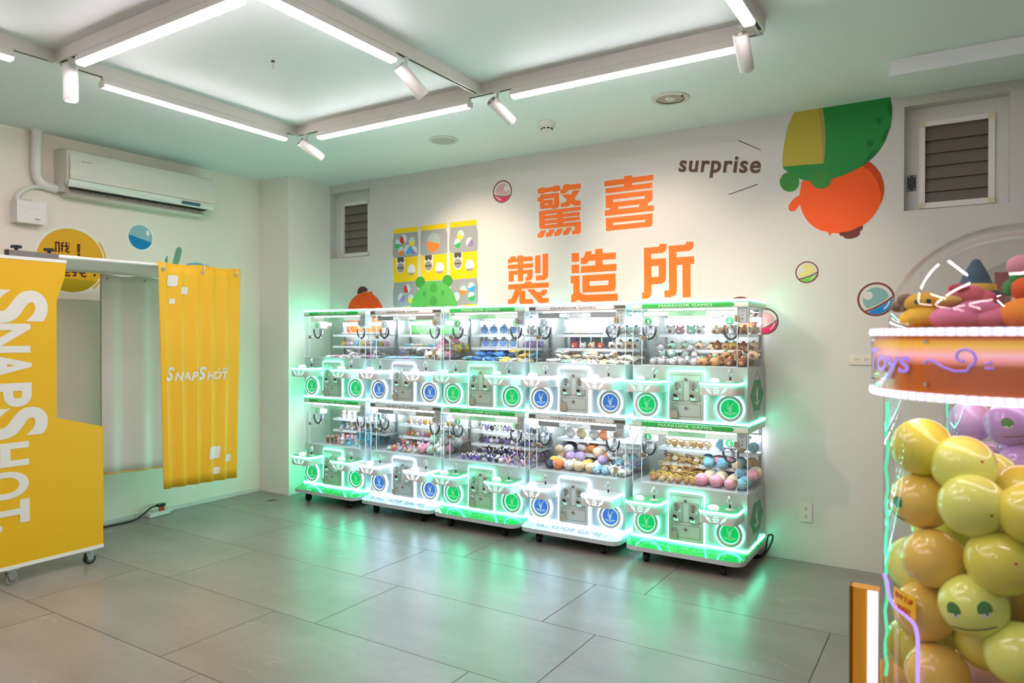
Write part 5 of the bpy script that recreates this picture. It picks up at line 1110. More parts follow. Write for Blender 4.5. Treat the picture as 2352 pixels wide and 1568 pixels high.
kn.prism([((.030 if k % 2 == 0 else .021) * math.cos(R(30 * k)), (.030 if k % 2 == 0 else .021) * math.sin(R(30 * k))) for k in range(12)], XY, .014, .032)
kn = kn.mesh('star_knob', M_black)
for ky in (2.095, 2.285): put('star_knob', kn, rb, (0, ky - 2.3, .036))
MB().cyl((0, 2.33 - 2.3, .020), (0, 3.70 - 2.3, .030), .013, n=14).build('rod', M_white, rb, smooth=40)
MB().cyl((0, 2.34 - 2.3, .020), (0, 2.46 - 2.3, .021), .0155, n=14).build('rod_sleeve', M_white, rb, smooth=40)

def drape(y0, y1, z0, z1, x, folds, amp, flare0, flare1, sag, n=110, m=20, th=.003, ph=0.0):
    """hanging cloth in the y-z plane; returns builder and the surface function"""
    def P(s, t):
        k = t ** .6
        yy = (y0 + (y1 - y0) * s) + (flare0 * (1 - s) + flare1 * s) * t
        w_ = 2 * math.pi * folds * s + ph
        xx = x + amp * (0.3 + .7 * k) * (math.sin(w_) - .26 * math.sin(2 * w_) + .07 * math.sin(3 * w_))
        zz = z1 + (z0 - z1) * t + sag * s * t
        zz -= .012 * (1 - t) ** 8 * math.sin(math.pi * 2 * s * 1.0) ** 2
        return Vector((xx, yy, zz))
    b = MB(); N = n + 1
    vs_ = [P(i / n, j / m) for j in range(m + 1) for i in range(N)]
    vs2 = [v + Vector((-th, 0, 0)) for v in vs_]
    fs_ = []
    for j in range(m):
        for i in range(n):
            a = j * N + i
            fs_.append((a, a + N, a + N + 1, a + 1))
    o_ = len(vs_)
    fs2 = [tuple(o_ + q for q in f[::-1]) for f in fs_]
    rim = [(i, i + 1, o_ + i + 1, o_ + i) for i in range(n)] + [(m * N + i + 1, m * N + i, o_ + m * N + i, o_ + m * N + i + 1) for i in range(n)]
    rim += [(j * N + N, j * N, o_ + j * N, o_ + j * N + N) for j in range(m)] + [(j * N + n, j * N + N + n, o_ + j * N + N + n, o_ + j * N + n) for j in range(m)]
    b.add(vs_ + vs2, fs_ + fs2 + rim)
    return b, P
ct = thing('booth_curtain', 'yellow pleated curtain with small white SNAPSHOT print hung on the booth rod', 'curtain', (XPN, 3.36, 0.40))
cb, CP = drape(3.012, 3.712, .415, 2.10, 0.024, 5.3, .0125, .038, -.043, -.018)
cb.v = [(x, y - 3.36, z - .40) for x, y, z in cb.v]
cl = cb.build('cloth', M_curt, ct, smooth=True)
def on_curtain(y, z, off=.0012):
    # nearest surface depth of the cloth at (y, z)
    t_ = min(1, max(0, (2.10 - z) / (2.10 - .415)))
    ya = 3.012 + .038 * t_; yb2 = 3.712 - .043 * t_
    s_ = (y - ya) / (yb2 - ya)
    return CP(s_, t_).x + off
def drape_on(me, cy, cz, off=.0014):
    """bend a flat print (x right, z up, facing -y) onto the folds"""
    def fn(x, y, z):
        return (on_curtain(cy + x, cz + z) + off - y, cy + x - 3.36, cz + z - .40)
    return remap(me, fn)
def subdivided(me, cuts):
    import bmesh
    bm = bmesh.new(); bm.from_mesh(me)
    bmesh.ops.triangulate(bm, faces=bm.faces)
    for _ in range(cuts):
        es = [e for e in bm.edges if e.calc_length() > .018]
        if not es: break
        bmesh.ops.subdivide_edges(bm, edges=es, cuts=1)
        bmesh.ops.triangulate(bm, faces=bm.faces)
    bm.to_mesh(me); bm.free()
    return me
for q in DEC['c_sq']:
    ys_ = [p[0] for p in q]; zs_ = [p[1] for p in q]
    cy, cz = sum(ys_) / 4, sum(zs_) / 4
    w_, h_ = max(ys_) - min(ys_), max(zs_) - min(zs_)
    sh = .10 * h_
    pts = [(u + v * .12, v) for u, v in rrect(-w_ / 2 * .92, w_ / 2 * .92, -h_ / 2, h_ / 2, min(w_, h_) * .14, 3)]
    me = remap(flat('printed_square', [pts], M_print), lambda x, y, z: (x, -z, y))
    put('printed_square', drape_on(subdivided(me, 3), cy, cz), ct)
xw = 3.066
for ch, w_, h_ in (('S', .072, .105), ('N', .064, .066), ('A', .066, .066), ('P', .056, .066), ('S', .072, .105), ('H', .060, .066), ('O', .068, .066), ('T', .050, .066), ('.', .012, .012)):
    me = text(ch, w_, h_, M_print, bold=.03, shear=.22).copy()
    zc = 1.213 - (.008 if False else 0) + h_ / 2 - (xw - 3.066) * .02
    put('lettering', drape_on(subdivided(me, 3), xw + w_ / 2, zc), ct)
    xw += w_ + (.002 if ch != 'T' else .004)
for k, bw in enumerate((.018, .0, .018, .018, .018)):
    if bw:
        pts = []
        x0 = 3.510 + k * .0175
        o_ = [[(x0, 1.279), (x0 + .014, 1.279), (x0 + .014, 1.297), (x0, 1.297)], [(x0 + .003, 1.286), (x0 + .007, 1.286), (x0 + .007, 1.294), (x0 + .003, 1.294)]]
        cx_, cz_ = x0 + .007, 1.288
        me = remap(flat('lettering', [[(u - cx_, v - cz_) for u, v in c] for c in o_], M_print), lambda x, y, z: (x, -z, y))
        put('lettering', drape_on(me, cx_, cz_), ct)
for gy in (3.045, 3.375, 3.672):
    gz = 2.045
    gx = on_curtain(gy, gz, .002)
    g = MB().ring(circle(gy - 3.36, gz - .40, .016, 18), circle(gy - 3.36, gz - .40, .008, 18), lambda u, v, t: (t, u, v), gx, gx + .004).build('grommet', M_chrome, ct)
    MB().tube([(gx + .004, gy - 3.36, gz - .40), (.034, gy - 3.355, gz - .37), (.034, gy - 3.35, gz - .345), (.010, gy - 3.35, gz - .335)], .003, 6).build('zip_tie', M_white, g)
# rear side of the booth
rc = thing('booth_curtain', 'plain white-backed curtain with yellow hem on the far side of the booth', 'curtain', (-5.6, 3.2, .46))
b2, P2 = drape(2.925, 3.60, .478, 2.032, 0.0, 2.7, .016, .0, .0, -.03, n=60)
b2.v = [(x, y - 3.2, z - .46) for x, y, z in b2.v]
cb_ = b2.build('cloth', M_fab, rc, smooth=True)
hem = MB()
hem.tube([tuple(P2(i / 40, 1.0) + Vector((.0, -3.2, -.46 + .002))) for i in range(41)], .005, 6)
hem.build('hem', M_curt, rc)
sd = MB(); sd.tube([tuple(P2(0.0, i / 20) + Vector((0, -3.2 - .001, -.46))) for i in range(21)], .003, 6); sd.build('side_hem', mat('hem_dark', '#6e6a62', .7), rc)
for gy in (2.97, 3.27):
    MB().ball((.012, gy - 3.2, 1.998 - .46), .010, .010, .010, 8, 6).build('snap_button', M_steel, rc)
cn = thing('booth_canopy', 'white cloth canopy stretched between the booth rods', 'canopy', (-5.3, 2.9, 2.04))
c_ = MB(); n = 16; vs_ = []
for j in range(n + 1):
    for i in range(n + 1):
        u = i / n; v = j / n
        vs_.append((-.30 + .60 * u + .0, 2.20 - 2.9 + 1.45 * v, .008 + .020 * u - .022 * math.sin(math.pi * u) - .004 * math.sin(9 * v + 3 * u)))
c_.add(vs_, [(j * (n + 1) + i, j * (n + 1) + i + 1, (j + 1) * (n + 1) + i + 1, (j + 1) * (n + 1) + i) for j in range(n) for i in range(n)])
vs3 = [(x, y, z + .003) for x, y, z in vs_]
c_.add(vs3, [(j * (n + 1) + i, (j + 1) * (n + 1) + i, (j + 1) * (n + 1) + i + 1, j * (n + 1) + i + 1) for j in range(n) for i in range(n)])
c_.build('cloth', fabric('canopy_white', '#f4f4f2', 0.62), cn, smooth=True)
MB().cyl((-.30, 2.10 - 2.9, .002), (-.30, 3.66 - 2.9, .002), .012, n=12).build('rear_rod', M_white, cn, smooth=40)
for yy in (2.15, 3.64):
    MB().cyl((-.30, yy - 2.9, .0), (-.30, yy - 2.9, -2.03), .014, n=12).build('rear_post', M_white, cn, smooth=40) if yy < 2.5 else None

# ---------------------------------------------------------------- air conditioner and its pipes
M_ac = mat('ac_plastic', '#dcd8cc', 0.25, coat=.3)
M_acp = mat('ac_front_gloss', '#dedbd0', 0.12, coat=.6)
ac = thing('air_conditioner', 'white wall-mounted air conditioner above the photo booth', 'air conditioner', (XL, 2.745, 2.63))
LA = 1.262
ext = lambda u, v, t: (u, t, v)
prof = [(0, .035), (0, .355), (.09, .358), (.150, .352), (.190, .335), (.200, .300), (.200, .10), (.185, .075), (.170, .090), (.150, .100), (.120, .055), (.095, .030)]
MB().prism(prof, ext, 0, LA).build('casing', M_ac, ac)
fp = [(.150, .353), (.186, .340), (.206, .305), (.218, .250), (.224, .190), (.222, .140), (.217, .118)]
def shell(prof_, th, t0, t1):
    q = MB(); k = len(prof_)
    inn = [(u - th, v - th * .25) for u, v in prof_]
    ring_ = prof_ + inn[::-1]
    return q.prism(ring_, ext, t0, t1)
shell(fp, .014, .016, LA - .004).build('front_panel', M_acp, ac, smooth=35)
shell([(.216, .114), (.208, .085), (.196, .062)], .014, .010, LA - .010).build('air_flap', M_acp, ac, smooth=35)
MB().box(.100, .186, .05, LA - .07, .054, .0905).build('outlet_slot', mat('ac_slot', '#121110', .7), ac)
MB().box(.0, .125, .045, LA - .05, .0, .034).prism([(.125, 0), (.150, .014), (.125, .034)], ext, .045, LA - .05).build('bottom_tray', M_ac, ac)
vane = MB().prism([(.128, .040), (.176, .058), (.180, .072), (.130, .066)], ext, -.004, .004).mesh('vane', mat('ac_vane', '#7b6a5c', .5))
for k in range(9):
    put('vane', vane, ac, (0, .07 + k * (LA - .18) / 8, 0))
MB().cyl((.165, .06, .060), (.165, LA - .08, .060), .0045, n=8).cyl((.140, .06, .050), (.140, LA - .08, .050), .0045, n=8).build('vane_bar', mat('ac_vane', '#7b6a5c', .5), ac)
dp = MB().prism(rrect(.93, 1.11, .072, .098, .012, 4), lambda u, v, t: (.2075 + t + (v - .072) * .28, u, v), 0, .003).build('display_window', mat('ac_display', '#22586e', .2), ac)
o = put('lettering', text('HITACHI', .075, .011, mat('ac_letter', '#8d8a82', .5), bold=.01), ac, (.2165, .135, .262), (R(-8), 0, R(90)))
pu = thing('drain_pump', 'small white drain pump box under the air conditioner pipe', 'drain pump', (XL, 2.545, 2.385))
MB().prism(rrect(-.098, .098, 0, .165, .008, 3), yx, 0, .105).build('housing', M_white, pu)
MB().tube([(.1055, -.098 + .0196 * k, .130 - .020 * math.sin(math.pi * k / 10) ** 1) for k in range(11)], .0012, 5).build('cover_seam', M_trim, pu)
put('lettering', text('Kaulon', .036, .009, M_black, bold=.02), pu, (.1057, .040, .035), (0, 0, R(90)))
pp = thing('pipe_duct', 'white pipe cover bending from the ceiling to the air conditioner', 'pipe', (XL, 2.61, 2.68))
P0 = (2.61, 2.68)
def wl(y, z, x=.04): return (x, y - P0[0], z - P0[1])
MB().tube([wl(2.607, 3.10), wl(2.606, 2.95), wl(2.604, 2.80), wl(2.610, 2.745), wl(2.632, 2.712), wl(2.668, 2.694), wl(2.745, 2.684)], .036, 14).build('duct', M_white, pp, smooth=40)
MB().cyl(wl(2.607, 3.10), wl(2.607, 3.088), .045, n=16).build('collar', M_white, pp)
hs = []
for k in range(25):
    s_ = k / 24
    a = s_ * math.pi / 2
    hs.append(wl(2.640 - .165 * math.sin(a), 2.550 + .118 * math.cos(a) + .012 * (1 - s_), .035))
hb = MB(); hb.tube(hs, [.014 + .0025 * (k % 2) for k in range(25)], 10)
hb.build('corrugated_hose', M_white, pp)
MB().tube([wl(2.50, 2.562, .02), wl(2.53, 2.572, .02), wl(2.575, 2.575, .02), wl(2.605, 2.552, .02)], .003, 6).build('thin_wire', M_white, pp)

# ---------------------------------------------------------------- wall stickers
def smooth_outline(pts, k=4, top=3.099):
    out = []; n = len(pts)
    for i in range(n):
        a, b, c, d = (Vector(pts[(i + j - 1) % n]) for j in range(4))
        if max(b.y, c.y) > 3.085:
            out.append(tuple(b)); continue
        for q in range(k):
            u = q / k
            p = .5 * ((2 * b) + (c - a) * u + (2 * a - 5 * b + 4 * c - d) * u ** 2 + (3 * b - a - 3 * c + d) * u ** 3)
            out.append((p.x, min(p.y, top)))
    return out
for key in ('round_body', 'croc_body', 'round_shade', 'round_cap', 'b_hat', 'croc_spots', 'L_leaf'):
    DEC[key] = [smooth_outline(c) for c in DEC[key]]
def on_wall(contours, m, off, name='sticker', th=.0008):
    me = flat(name, contours, m, th)
    return remap(me, lambda x, y, z: (x, YW - off - z, y))
def on_left(contours, m, off, name='sticker', th=.0008):
    me = flat(name, contours, m, th)
    return remap(me, lambda x, y, z: (XL + off + z, x, y))
M_orange = mat('sticker_orange', '#ea7028', 0.45)
M_back = mat('sticker_clear_border', '#d2cfca', 0.4)
def hull(pts):
    pts = sorted(set(pts))
    def half(ps):
        h = []
        for p in ps:
            while len(h) > 1 and (h[-1][0] - h[-2][0]) * (p[1] - h[-2][1]) - (h[-1][1] - h[-2][1]) * (p[0] - h[-2][0]) <= 0: h.pop()
            h.append(p)
        return h[:-1]
    return half(pts) + half(pts[::-1])
def grow(pts, d):
    cx = sum(p[0] for p in pts) / len(pts); cy = sum(p[1] for p in pts) / len(pts)
    out = []
    for x, y in pts:
        n = math.hypot(x - cx, y - cy); out.append((x + (x - cx) / n * d, y + (y - cy) / n * d))
    return out
for key, ch, what in (('jing', '驚', 'first of the top line, with four feet strokes'), ('xi', '喜', 'second of the top line, made of stacked bars'), ('zhi', '製', 'first of the lower line'),
                      ('zao', '造', 'middle of the lower line'), ('suo', '所', 'last of the lower line')):
    o = put('wall_character', on_wall(DEC[key], M_orange, .0022, 'wall_character'))
    tag(o, f'big orange Chinese character {ch} on the wall, {what}', 'wall lettering', 'orange wall characters')
    allp = [p for c in DEC[key] for p in c]
    bk = put('clear_border', on_wall([grow(hull(allp), .022)], M_back, .0009, 'clear_border'), o)
M_brownink = mat('sticker_brown', '#5d4638', 0.5)
# "surprise" follows a gentle downward slope along the wall
t = put('wall_word', remap(text('surprise', .600, .158, M_brownink, bold=.024, shear=.14, space=1.12, res=6).copy(), lambda x, y, z: (-1.491 + x, YW - .0022 + y, 2.789 + z - .138 * x)))
tag(t, 'brown lowercase word surprise on the wall', 'wall lettering')
for k, c in enumerate(DEC['dash']):
    o = put('accent_line', on_wall([c], mat('sticker_black', '#2a2624', .5), .0022, 'accent_line'))
    tag(o, ['thin dark dash above the word surprise', 'thin dark dash below the word surprise'][k], 'wall sticker', 'dashes around surprise')

def rot2(pts, a, c): ca, sa = math.cos(R(a)), math.sin(R(a)); return [(c[0] + u * ca - v * sa, c[1] + u * sa + v * ca) for u, v in pts]
CAPC = {'pink': ('#c9a2a0', '#d62c5c'), 'yellow': ('#dacb84', '#6cbb48'), 'blue': ('#7fa8a6', '#1782c8'), 'pink2': ('#d69a98', '#d01f4e'), 'top': ('#d98a60', '#d0602a')}
def outlined_capsule(key, tilt, flip, label):
    (c, r) = DEC['cap_' + key]
    c1, c2 = CAPC[key]
    o = put('capsule_sticker', on_wall([circle(c[0], c[1], r * 1.14, 40)], M_back, .0009))
    tag(o, label, 'wall sticker', 'capsule ball stickers on the lettered wall')
    inkc = mat('capsule_outline', '#6d2a20', .5)
    put('outline', on_wall([circle(c[0], c[1], r, 44), circle(c[0], c[1], r * .885, 44)], inkc, .0022), o)
    seam = rot2([(-.93, -.36), (-.5, -.44), (0, -.47), (.5, -.44), (.93, -.36), (.93, -.26), (.5, -.34), (0, -.37), (-.5, -.34), (-.93, -.26)], tilt, (0, 0))
    put('seam', on_wall([[(c[0] + u * r, c[1] + v * r) for u, v in seam]], inkc, .0024), o)
    up = [(.70 * math.cos(R(a)), .70 * math.sin(R(a))) for a in range(-14, 195, 8)]
    up = [p for p in up if p[1] > -.24] + [(-.66, -.24), (0, -.31), (.66, -.24)]
    put('upper_half', on_wall([[(c[0] + u * r, c[1] + v * r) for u, v in rot2(up, tilt, (0, 0))]], mat('cap_u_' + key, c1, .45), .0018), o)
    lo = [(.87 * math.cos(R(a)), .87 * math.sin(R(a))) for a in range(-150, -29, 8)] + [(.60, -.45), (0, -.49), (-.60, -.45)]
    put('lower_half', on_wall([[(c[0] + u * r, c[1] + v * r) for u, v in rot2(lo, tilt, (0, 0))]], mat('cap_l_' + key, c2, .45), .0018), o)
    hx = .42 * flip
    put('shine', on_wall([circle(c[0] + r * hx, c[1] + r * .22, r * .25, 20)], M_back, .0026), o)
    s_ = [(.76 * math.cos(R(a)), .76 * math.sin(R(a))) for a in range(-88, -35, 6)] + [(.68 * math.cos(R(a)), .66 * math.sin(R(a))) for a in range(-40, -84, -6)]
    s_ = [(-u * flip, v) for u, v in s_]
    put('shine', on_wall([[(c[0] + u * r, c[1] + v * r) for u, v in rot2(s_, tilt, (0, 0))]], M_back, .0026), o)
outlined_capsule('pink', -6, 1, 'pink capsule ball sticker left of the big orange characters')
outlined_capsule('yellow', 20, -1, 'yellow and green capsule ball sticker under the orange round creature')
outlined_capsule('blue', 30, -1, 'blue capsule ball sticker beside the transparent dome')
outlined_capsule('pink2', 28, -1, 'pink capsule ball sticker half hidden behind the last claw machine')
outlined_capsule('top', 0, 1, 'orange capsule ball sticker just peeking over the last claw machine')

# wall sticker of three stacked toy vending machines
t = thing('vending_sticker', 'wall sticker of yellow and grey toy vending machines with capsules', 'wall sticker', (-4.15, YW, 2.2))
def deco(parent, name, contours, m, off, org):
    for c in contours:
        me = on_wall([c], m, off, name)
        remap(me, lambda x, y, z: (x - org[0], y - org[1], z - org[2]))
        put(name, me, parent)
VO = (-4.15, YW, 2.2)
deco(t, 'yellow_panel', DEC['v_yellow'], mat('sticker_yellow', '#e6c11c', .45), .0010, VO)
deco(t, 'grey_panel', DEC['v_grey'], mat('sticker_grey', '#98989a', .45), .0012, VO)
deco(t, 'white_window', DEC['v_white'], mat('sticker_offwhite', '#e4e0dc', .45), .0016, VO)
deco(t, 'dark_mark', DEC['v_dark'], mat('sticker_dark', '#57504a', .45), .0024, VO)
deco(t, 'round_knob', DEC['v_knob'], mat('sticker_taupe', '#9a8f88', .45), .0020, VO)
CC = {'green': '#3aa562', 'red': '#c8342a', 'yellow': '#e8ca3a', 'orange': '#e8803a', 'blue': '#3a9fd0', 'purple': '#8f76b4', 'clear': '#cfd6d4'}
for k, (c, r, tilt, colr) in enumerate(DEC['caps']):
    pu_ = [(r * .86 * math.cos(R(a)), r * math.sin(R(a))) for a in range(0, 360, 15)]
    deco(t, 'printed_capsule', [[(c[0] + u, c[1] + v) for u, v in pu_]], mat('cap_clear' if k != 6 else 'cap_clear2', '#bcccca' if k != 6 else '#a4b0ac', .35), .0017 + .00008 * k, VO)
    lo = [(r * .86 * math.cos(R(a)), r * math.sin(R(a))) for a in range(180, 361, 15)]
    deco(t, 'printed_half', [rot2(lo, -tilt, c)], mat('capc_' + colr, CC[colr], .45), .0019 + .00008 * k, VO)
# creature stickers, kept as plain rounded shapes
t = thing('creature_sticker', 'green spotted round-eared creature sticker rising behind the claw machines', 'wall sticker', (-4.1, YW, 1.9))
o3 = (-4.1, YW, 1.9)
deco(t, 'ear', DEC['g_ears'], mat('sticker_green2', '#45933f', .45), .0032, o3)
deco(t, 'body', DEC['g_body'], mat('sticker_green', '#5cae58', .45), .0040, o3)
deco(t, 'spot', DEC['g_spots'], mat('sticker_green3', '#489a45', .45), .0046, o3)
t = thing('creature_sticker', 'small orange round creature sticker with brown cap near the corner window', 'wall sticker', (-5.0, YW, 1.9))
o3 = (-5.0, YW, 1.9)
deco(t, 'body', DEC['b_body'], mat('sticker_red_orange', '#e4531c', .45), .0012, o3)
deco(t, 'cap', DEC['b_hat'], mat('sticker_maroon', '#54362e', .45), .0018, o3)
t = thing('creature_sticker', 'large dark green upside-down creature sticker with yellow belly at the ceiling', 'wall sticker', (-.75, YW, 2.9))
o3 = (-.75, YW, 2.9)
deco(t, 'body', DEC['croc_body'], mat('sticker_deep_green', '#2a8540', .45), .0024, o3)
deco(t, 'belly', DEC['croc_panel'], mat('sticker_belly', '#b5a540', .45), .0030, o3)
deco(t, 'belly_edge', DEC['croc_panel_edge'], mat('sticker_belly_edge', '#a59450', .45), .0030, o3)
deco(t, 'spot', DEC['croc_spots'], mat('sticker_spot', '#216f35', .45), .0030, o3)
deco(t, 'eyelid', DEC['croc_lids'], mat('sticker_lid', '#3d863a', .45), .0036, o3)
t = thing('creature_sticker', 'large upside-down orange round creature sticker with maroon cap', 'wall sticker', (-.75, YW, 2.5))
o3 = (-.75, YW, 2.5)
deco(t, 'body', DEC['round_body'], mat('sticker_vermilion', '#f05a20', .45), .0010, o3)
deco(t, 'back_shade', DEC['round_shade'], mat('sticker_vermilion2', '#c44418', .45), .0016, o3)
deco(t, 'cap', DEC['round_cap'], mat('sticker_maroon2', '#6e3430', .45), .0016, o3)
# side wall
M_backl = mat('sticker_clear_border_cream', '#f6f1e6', 0.4)
M_bub = mat('bubble_yellow', '#e3b02c', 0.45)
t = thing('speech_bubble_sticker', 'yellow round speech bubble sticker with brown Chinese characters behind the booth', 'wall sticker', (XL, 2.87, 2.14))
def deco_l(parent, name, contours, m, off, org):
    for c in contours:
        me = on_left([c], m, off, name)
        remap(me, lambda x, y, z: (x - org[0], y - org[1], z - org[2]))
        put(name, me, parent)
oL = (XL, 2.87, 2.14)
deco_l(t, 'clear_border', [circle(2.872, 2.148, .272, 48)], M_backl, .0008, oL)
deco_l(t, 'bubble', [circle(2.870, 2.146, .250, 48)], M_bub, .0014, oL)
deco_l(t, 'lower_shade', [[(2.870 + .250 * math.cos(R(a)), 2.146 + .250 * math.sin(R(a))) for a in range(214, 328, 6)] + [(2.870 + .250 * math.cos(R(323)), 1.996)]], mat('bubble_olive', '#b39c1e', .45), .0020, oL)
deco_l(t, 'characters', DEC['L_chars'], mat('bubble_ink', '#5a3226', .45), .0026, oL)
deco_l(t, 'shine_arc', [[(2.870 + .262 * math.cos(R(a)), 2.146 + .262 * math.sin(R(a))) for a in range(-52, 42, 6)] + [(2.870 + .274 * math.cos(R(a)), 2.146 + .274 * math.sin(R(a))) for a in range(38, -56, -6)]], M_bub, .0016, oL)
(c, r) = DEC['L_cap']
t = thing('capsule_sticker', 'two-tone blue capsule sticker below the air conditioner', 'wall sticker', (XL, c[0], c[1]))
oL = (XL, c[0], c[1])
deco_l(t, 'clear_border', [circle(c[0], c[1], r * 1.17, 40)], M_backl, .0008, oL)
deco_l(t, 'upper_half', [circle(c[0], c[1], r, 40)], mat('caps_teal', '#8fbcc0', .4), .0014, oL)
deco_l(t, 'lower_half', [rot2([(r * math.cos(R(a)), r * math.sin(R(a))) for a in range(184, 357, 8)], -12, c)], mat('caps_blue', '#1a83b8', .4), .0020, oL)
deco_l(t, 'shine', [circle(c[0] + r * .62, c[1] + r * .42, r * .15, 16, r * .22)], M_backl, .0022, oL)
t = thing('leaf_sticker', 'green leaf shaped stickers behind the yellow curtain top', 'wall sticker', (XL, 3.6, 2.2))
deco_l(t, 'leaf', DEC['L_leaf'], mat('leaf_green', '#6ba384', .45), .0012, (XL, 3.6, 2.2))
t = thing('pond_sticker', 'pale blue rounded sticker edge behind the yellow curtain', 'wall sticker', (XL, 3.9, 2.15))
deco_l(t, 'shape', DEC['L_blue'], mat('pond_blue', '#7db4c4', .45), .0010, (XL, 3.9, 2.15))

# ---------------------------------------------------------------- sockets, cords, drain
def socket(name, cx_, cz_, w_, h_, holes, label):
    t = thing(name, label, 'wall socket', (cx_, YW, cz_))
    MB().prism(rrect(-w_ / 2, w_ / 2, -h_ / 2, h_ / 2, .006, 3), XZ(0), -.009, 0).build('plate', M_ivory, t)
    MB().prism(rrect(-w_ * .36, w_ * .36, -h_ * .36, h_ * .36, .004, 3), XZ(-.009), -.0015, 0).build('insert', M_ivory, t)
    for (u, v, vert) in holes:
        q = MB()
        if vert:
            q.box(u - .007, u - .004, -.0115, -.010, v - .001, v + .009).box(u + .004, u + .007, -.0115, -.010, v - .001, v + .009).prism(circle(u, v - .009, .0032, 10), XZ(-.0105), -.001, 0)
        else:
            q.box(u - .010, u - .001, -.0115, -.010, v + .004, v + .007).box(u - .010, u - .001, -.0115, -.010, v - .007, v - .004).prism(circle(u + .009, v, .0032, 10), XZ(-.0105), -.001, 0)
        q.build('outlet', M_black, t)
socket('wall_socket', -.881, .342, .080, .128, [(0, .026, True), (0, -.026, True)], 'upright double wall socket low on the wall beside the claw machines')
socket('wall_socket', -.535, 1.400, .165, .072, [(-.034, 0, False), (.022, 0, False)], 'wide double wall socket beside the capsule machine')
t = thing('power_strip', 'white power strip on the floor by the side wall', 'power strip', (-5.835, 3.53, 0), R(97))
MB().prism(rrect(-.105, .105, -.026, .026, .008, 3), XY, .004, .040).build('case', M_white, t)
q = MB()
for k in range(3):
    q.box(-.075 + .058 * k, -.070 + .058 * k, -.012, -.002, .040, .0405).box(-.060 + .058 * k, -.055 + .058 * k, -.012, -.002, .040, .0405)
q.build('outlet_slot', M_dark, t)
MB().box(.105, .140, -.008, .008, .012, .024).build('cord_stub', M_white, t)
t = thing('power_plug', 'black angled plug with orange collar in the power strip', 'plug', (-5.825, 3.55, .040))
MB().cyl((0, -.011, 0), (0, -.011, .040), .012, n=12).cyl((0, .012, 0), (0, .012, .040), .012, n=12).build('collar', mat('plug_orange', '#d2502c', .5), t)
MB().box(-.020, .020, -.040, .026, .040, .062).build('head', M_black, t)
t = put('power_cable', MB().tube(curve_through([(-5.820, 3.512, .092), (-5.818, 3.46, .088), (-5.815, 3.42, .070), (-5.812, 3.37, .040), (-5.812, 3.31, .015), (-5.815, 3.24, .008), (-5.822, 3.12, .008), (-5.828, 3.0, .008), (-5.80, 2.8, .008), (-5.6, 2.55, .008), (-5.3, 2.4, .008)]), .007, 8).mesh('power_cable', M_rubber, True))
tag(t, 'black cable running from the power strip behind the yellow panel', 'cable')
t = put('white_cord', MB().tube(curve_through([(-5.90, 3.70, .010), (-5.905, 3.62, .050), (-5.915, 3.52, .095), (-5.912, 3.44, .080), (-5.900, 3.39, .035), (-5.895, 3.37, .006)]), .004, 8).mesh('white_cord', M_white, True))
tag(t, 'thin white cord looping up the wall behind the power strip', 'cable')
t = thing('floor_drain', 'square perforated steel floor drain near the pillar', 'floor drain', (-5.472, 4.436, 0))
MB().box(-.052, .052, -.052, .052, 0, .0015).build('plate', M_steel, t)
q = MB()
for a in range(6):
    for b_ in range(6):
        q.box(-.044 + .0155 * a, -.034 + .0155 * a, -.044 + .0155 * b_, -.034 + .0155 * b_, .0015, .0019)
q.build('perforation', M_dark, t)
t = put('machine_cord', MB().tube(curve_through([(-1.30, 5.12, .012), (-1.22, 5.10, .012), (-1.165, 5.09, .020), (-1.130, 5.10, .060), (-1.122, 5.10, .120), (-1.115, 5.10, .160), (-1.098, 5.10, .176), (-1.082, 5.10, .172), (-1.086, 5.10, .135), (-1.105, 5.09, .085), (-1.130, 5.08, .040), (-1.175, 5.07, .010), (-1.26, 5.06, .010)]), .0065, 8).mesh('machine_cord', M_rubber, True))
tag(t, 'black power cord looping up beside the last claw machine', 'cable')

# ---------------------------------------------------------------- transparent capsule towers
M_tower = clear('tower_acrylic', tint=(0.985, 0.992, 0.99, 1), refl=0.05, edge=0.5)
M_amber = mat('amber_band', '#b8541c', 0.25, coat=.5, emit=(0.55, 0.16, 0.02, 1), strength=0.22)
M_orangep = mat('tower_orange', '#e09a1e', 0.35, coat=.3)
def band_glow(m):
    # glow of an LED line inside the amber band, put into its emission by height
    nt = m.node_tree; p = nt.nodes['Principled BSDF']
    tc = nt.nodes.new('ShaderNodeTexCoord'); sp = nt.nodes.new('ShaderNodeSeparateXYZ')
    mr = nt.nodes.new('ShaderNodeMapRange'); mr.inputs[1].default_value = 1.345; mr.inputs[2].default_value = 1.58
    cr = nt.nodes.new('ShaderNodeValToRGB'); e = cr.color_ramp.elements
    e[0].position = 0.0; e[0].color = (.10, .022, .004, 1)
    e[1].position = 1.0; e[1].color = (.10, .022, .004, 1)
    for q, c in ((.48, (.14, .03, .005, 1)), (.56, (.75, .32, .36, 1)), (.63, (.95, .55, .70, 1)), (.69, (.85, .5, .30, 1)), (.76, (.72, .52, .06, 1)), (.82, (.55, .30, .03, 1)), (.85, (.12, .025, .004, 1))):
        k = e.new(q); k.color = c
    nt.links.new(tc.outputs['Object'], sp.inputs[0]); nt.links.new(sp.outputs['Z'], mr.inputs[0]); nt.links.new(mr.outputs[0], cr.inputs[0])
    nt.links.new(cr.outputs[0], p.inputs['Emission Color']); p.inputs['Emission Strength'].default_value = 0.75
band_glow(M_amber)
E_bead = None
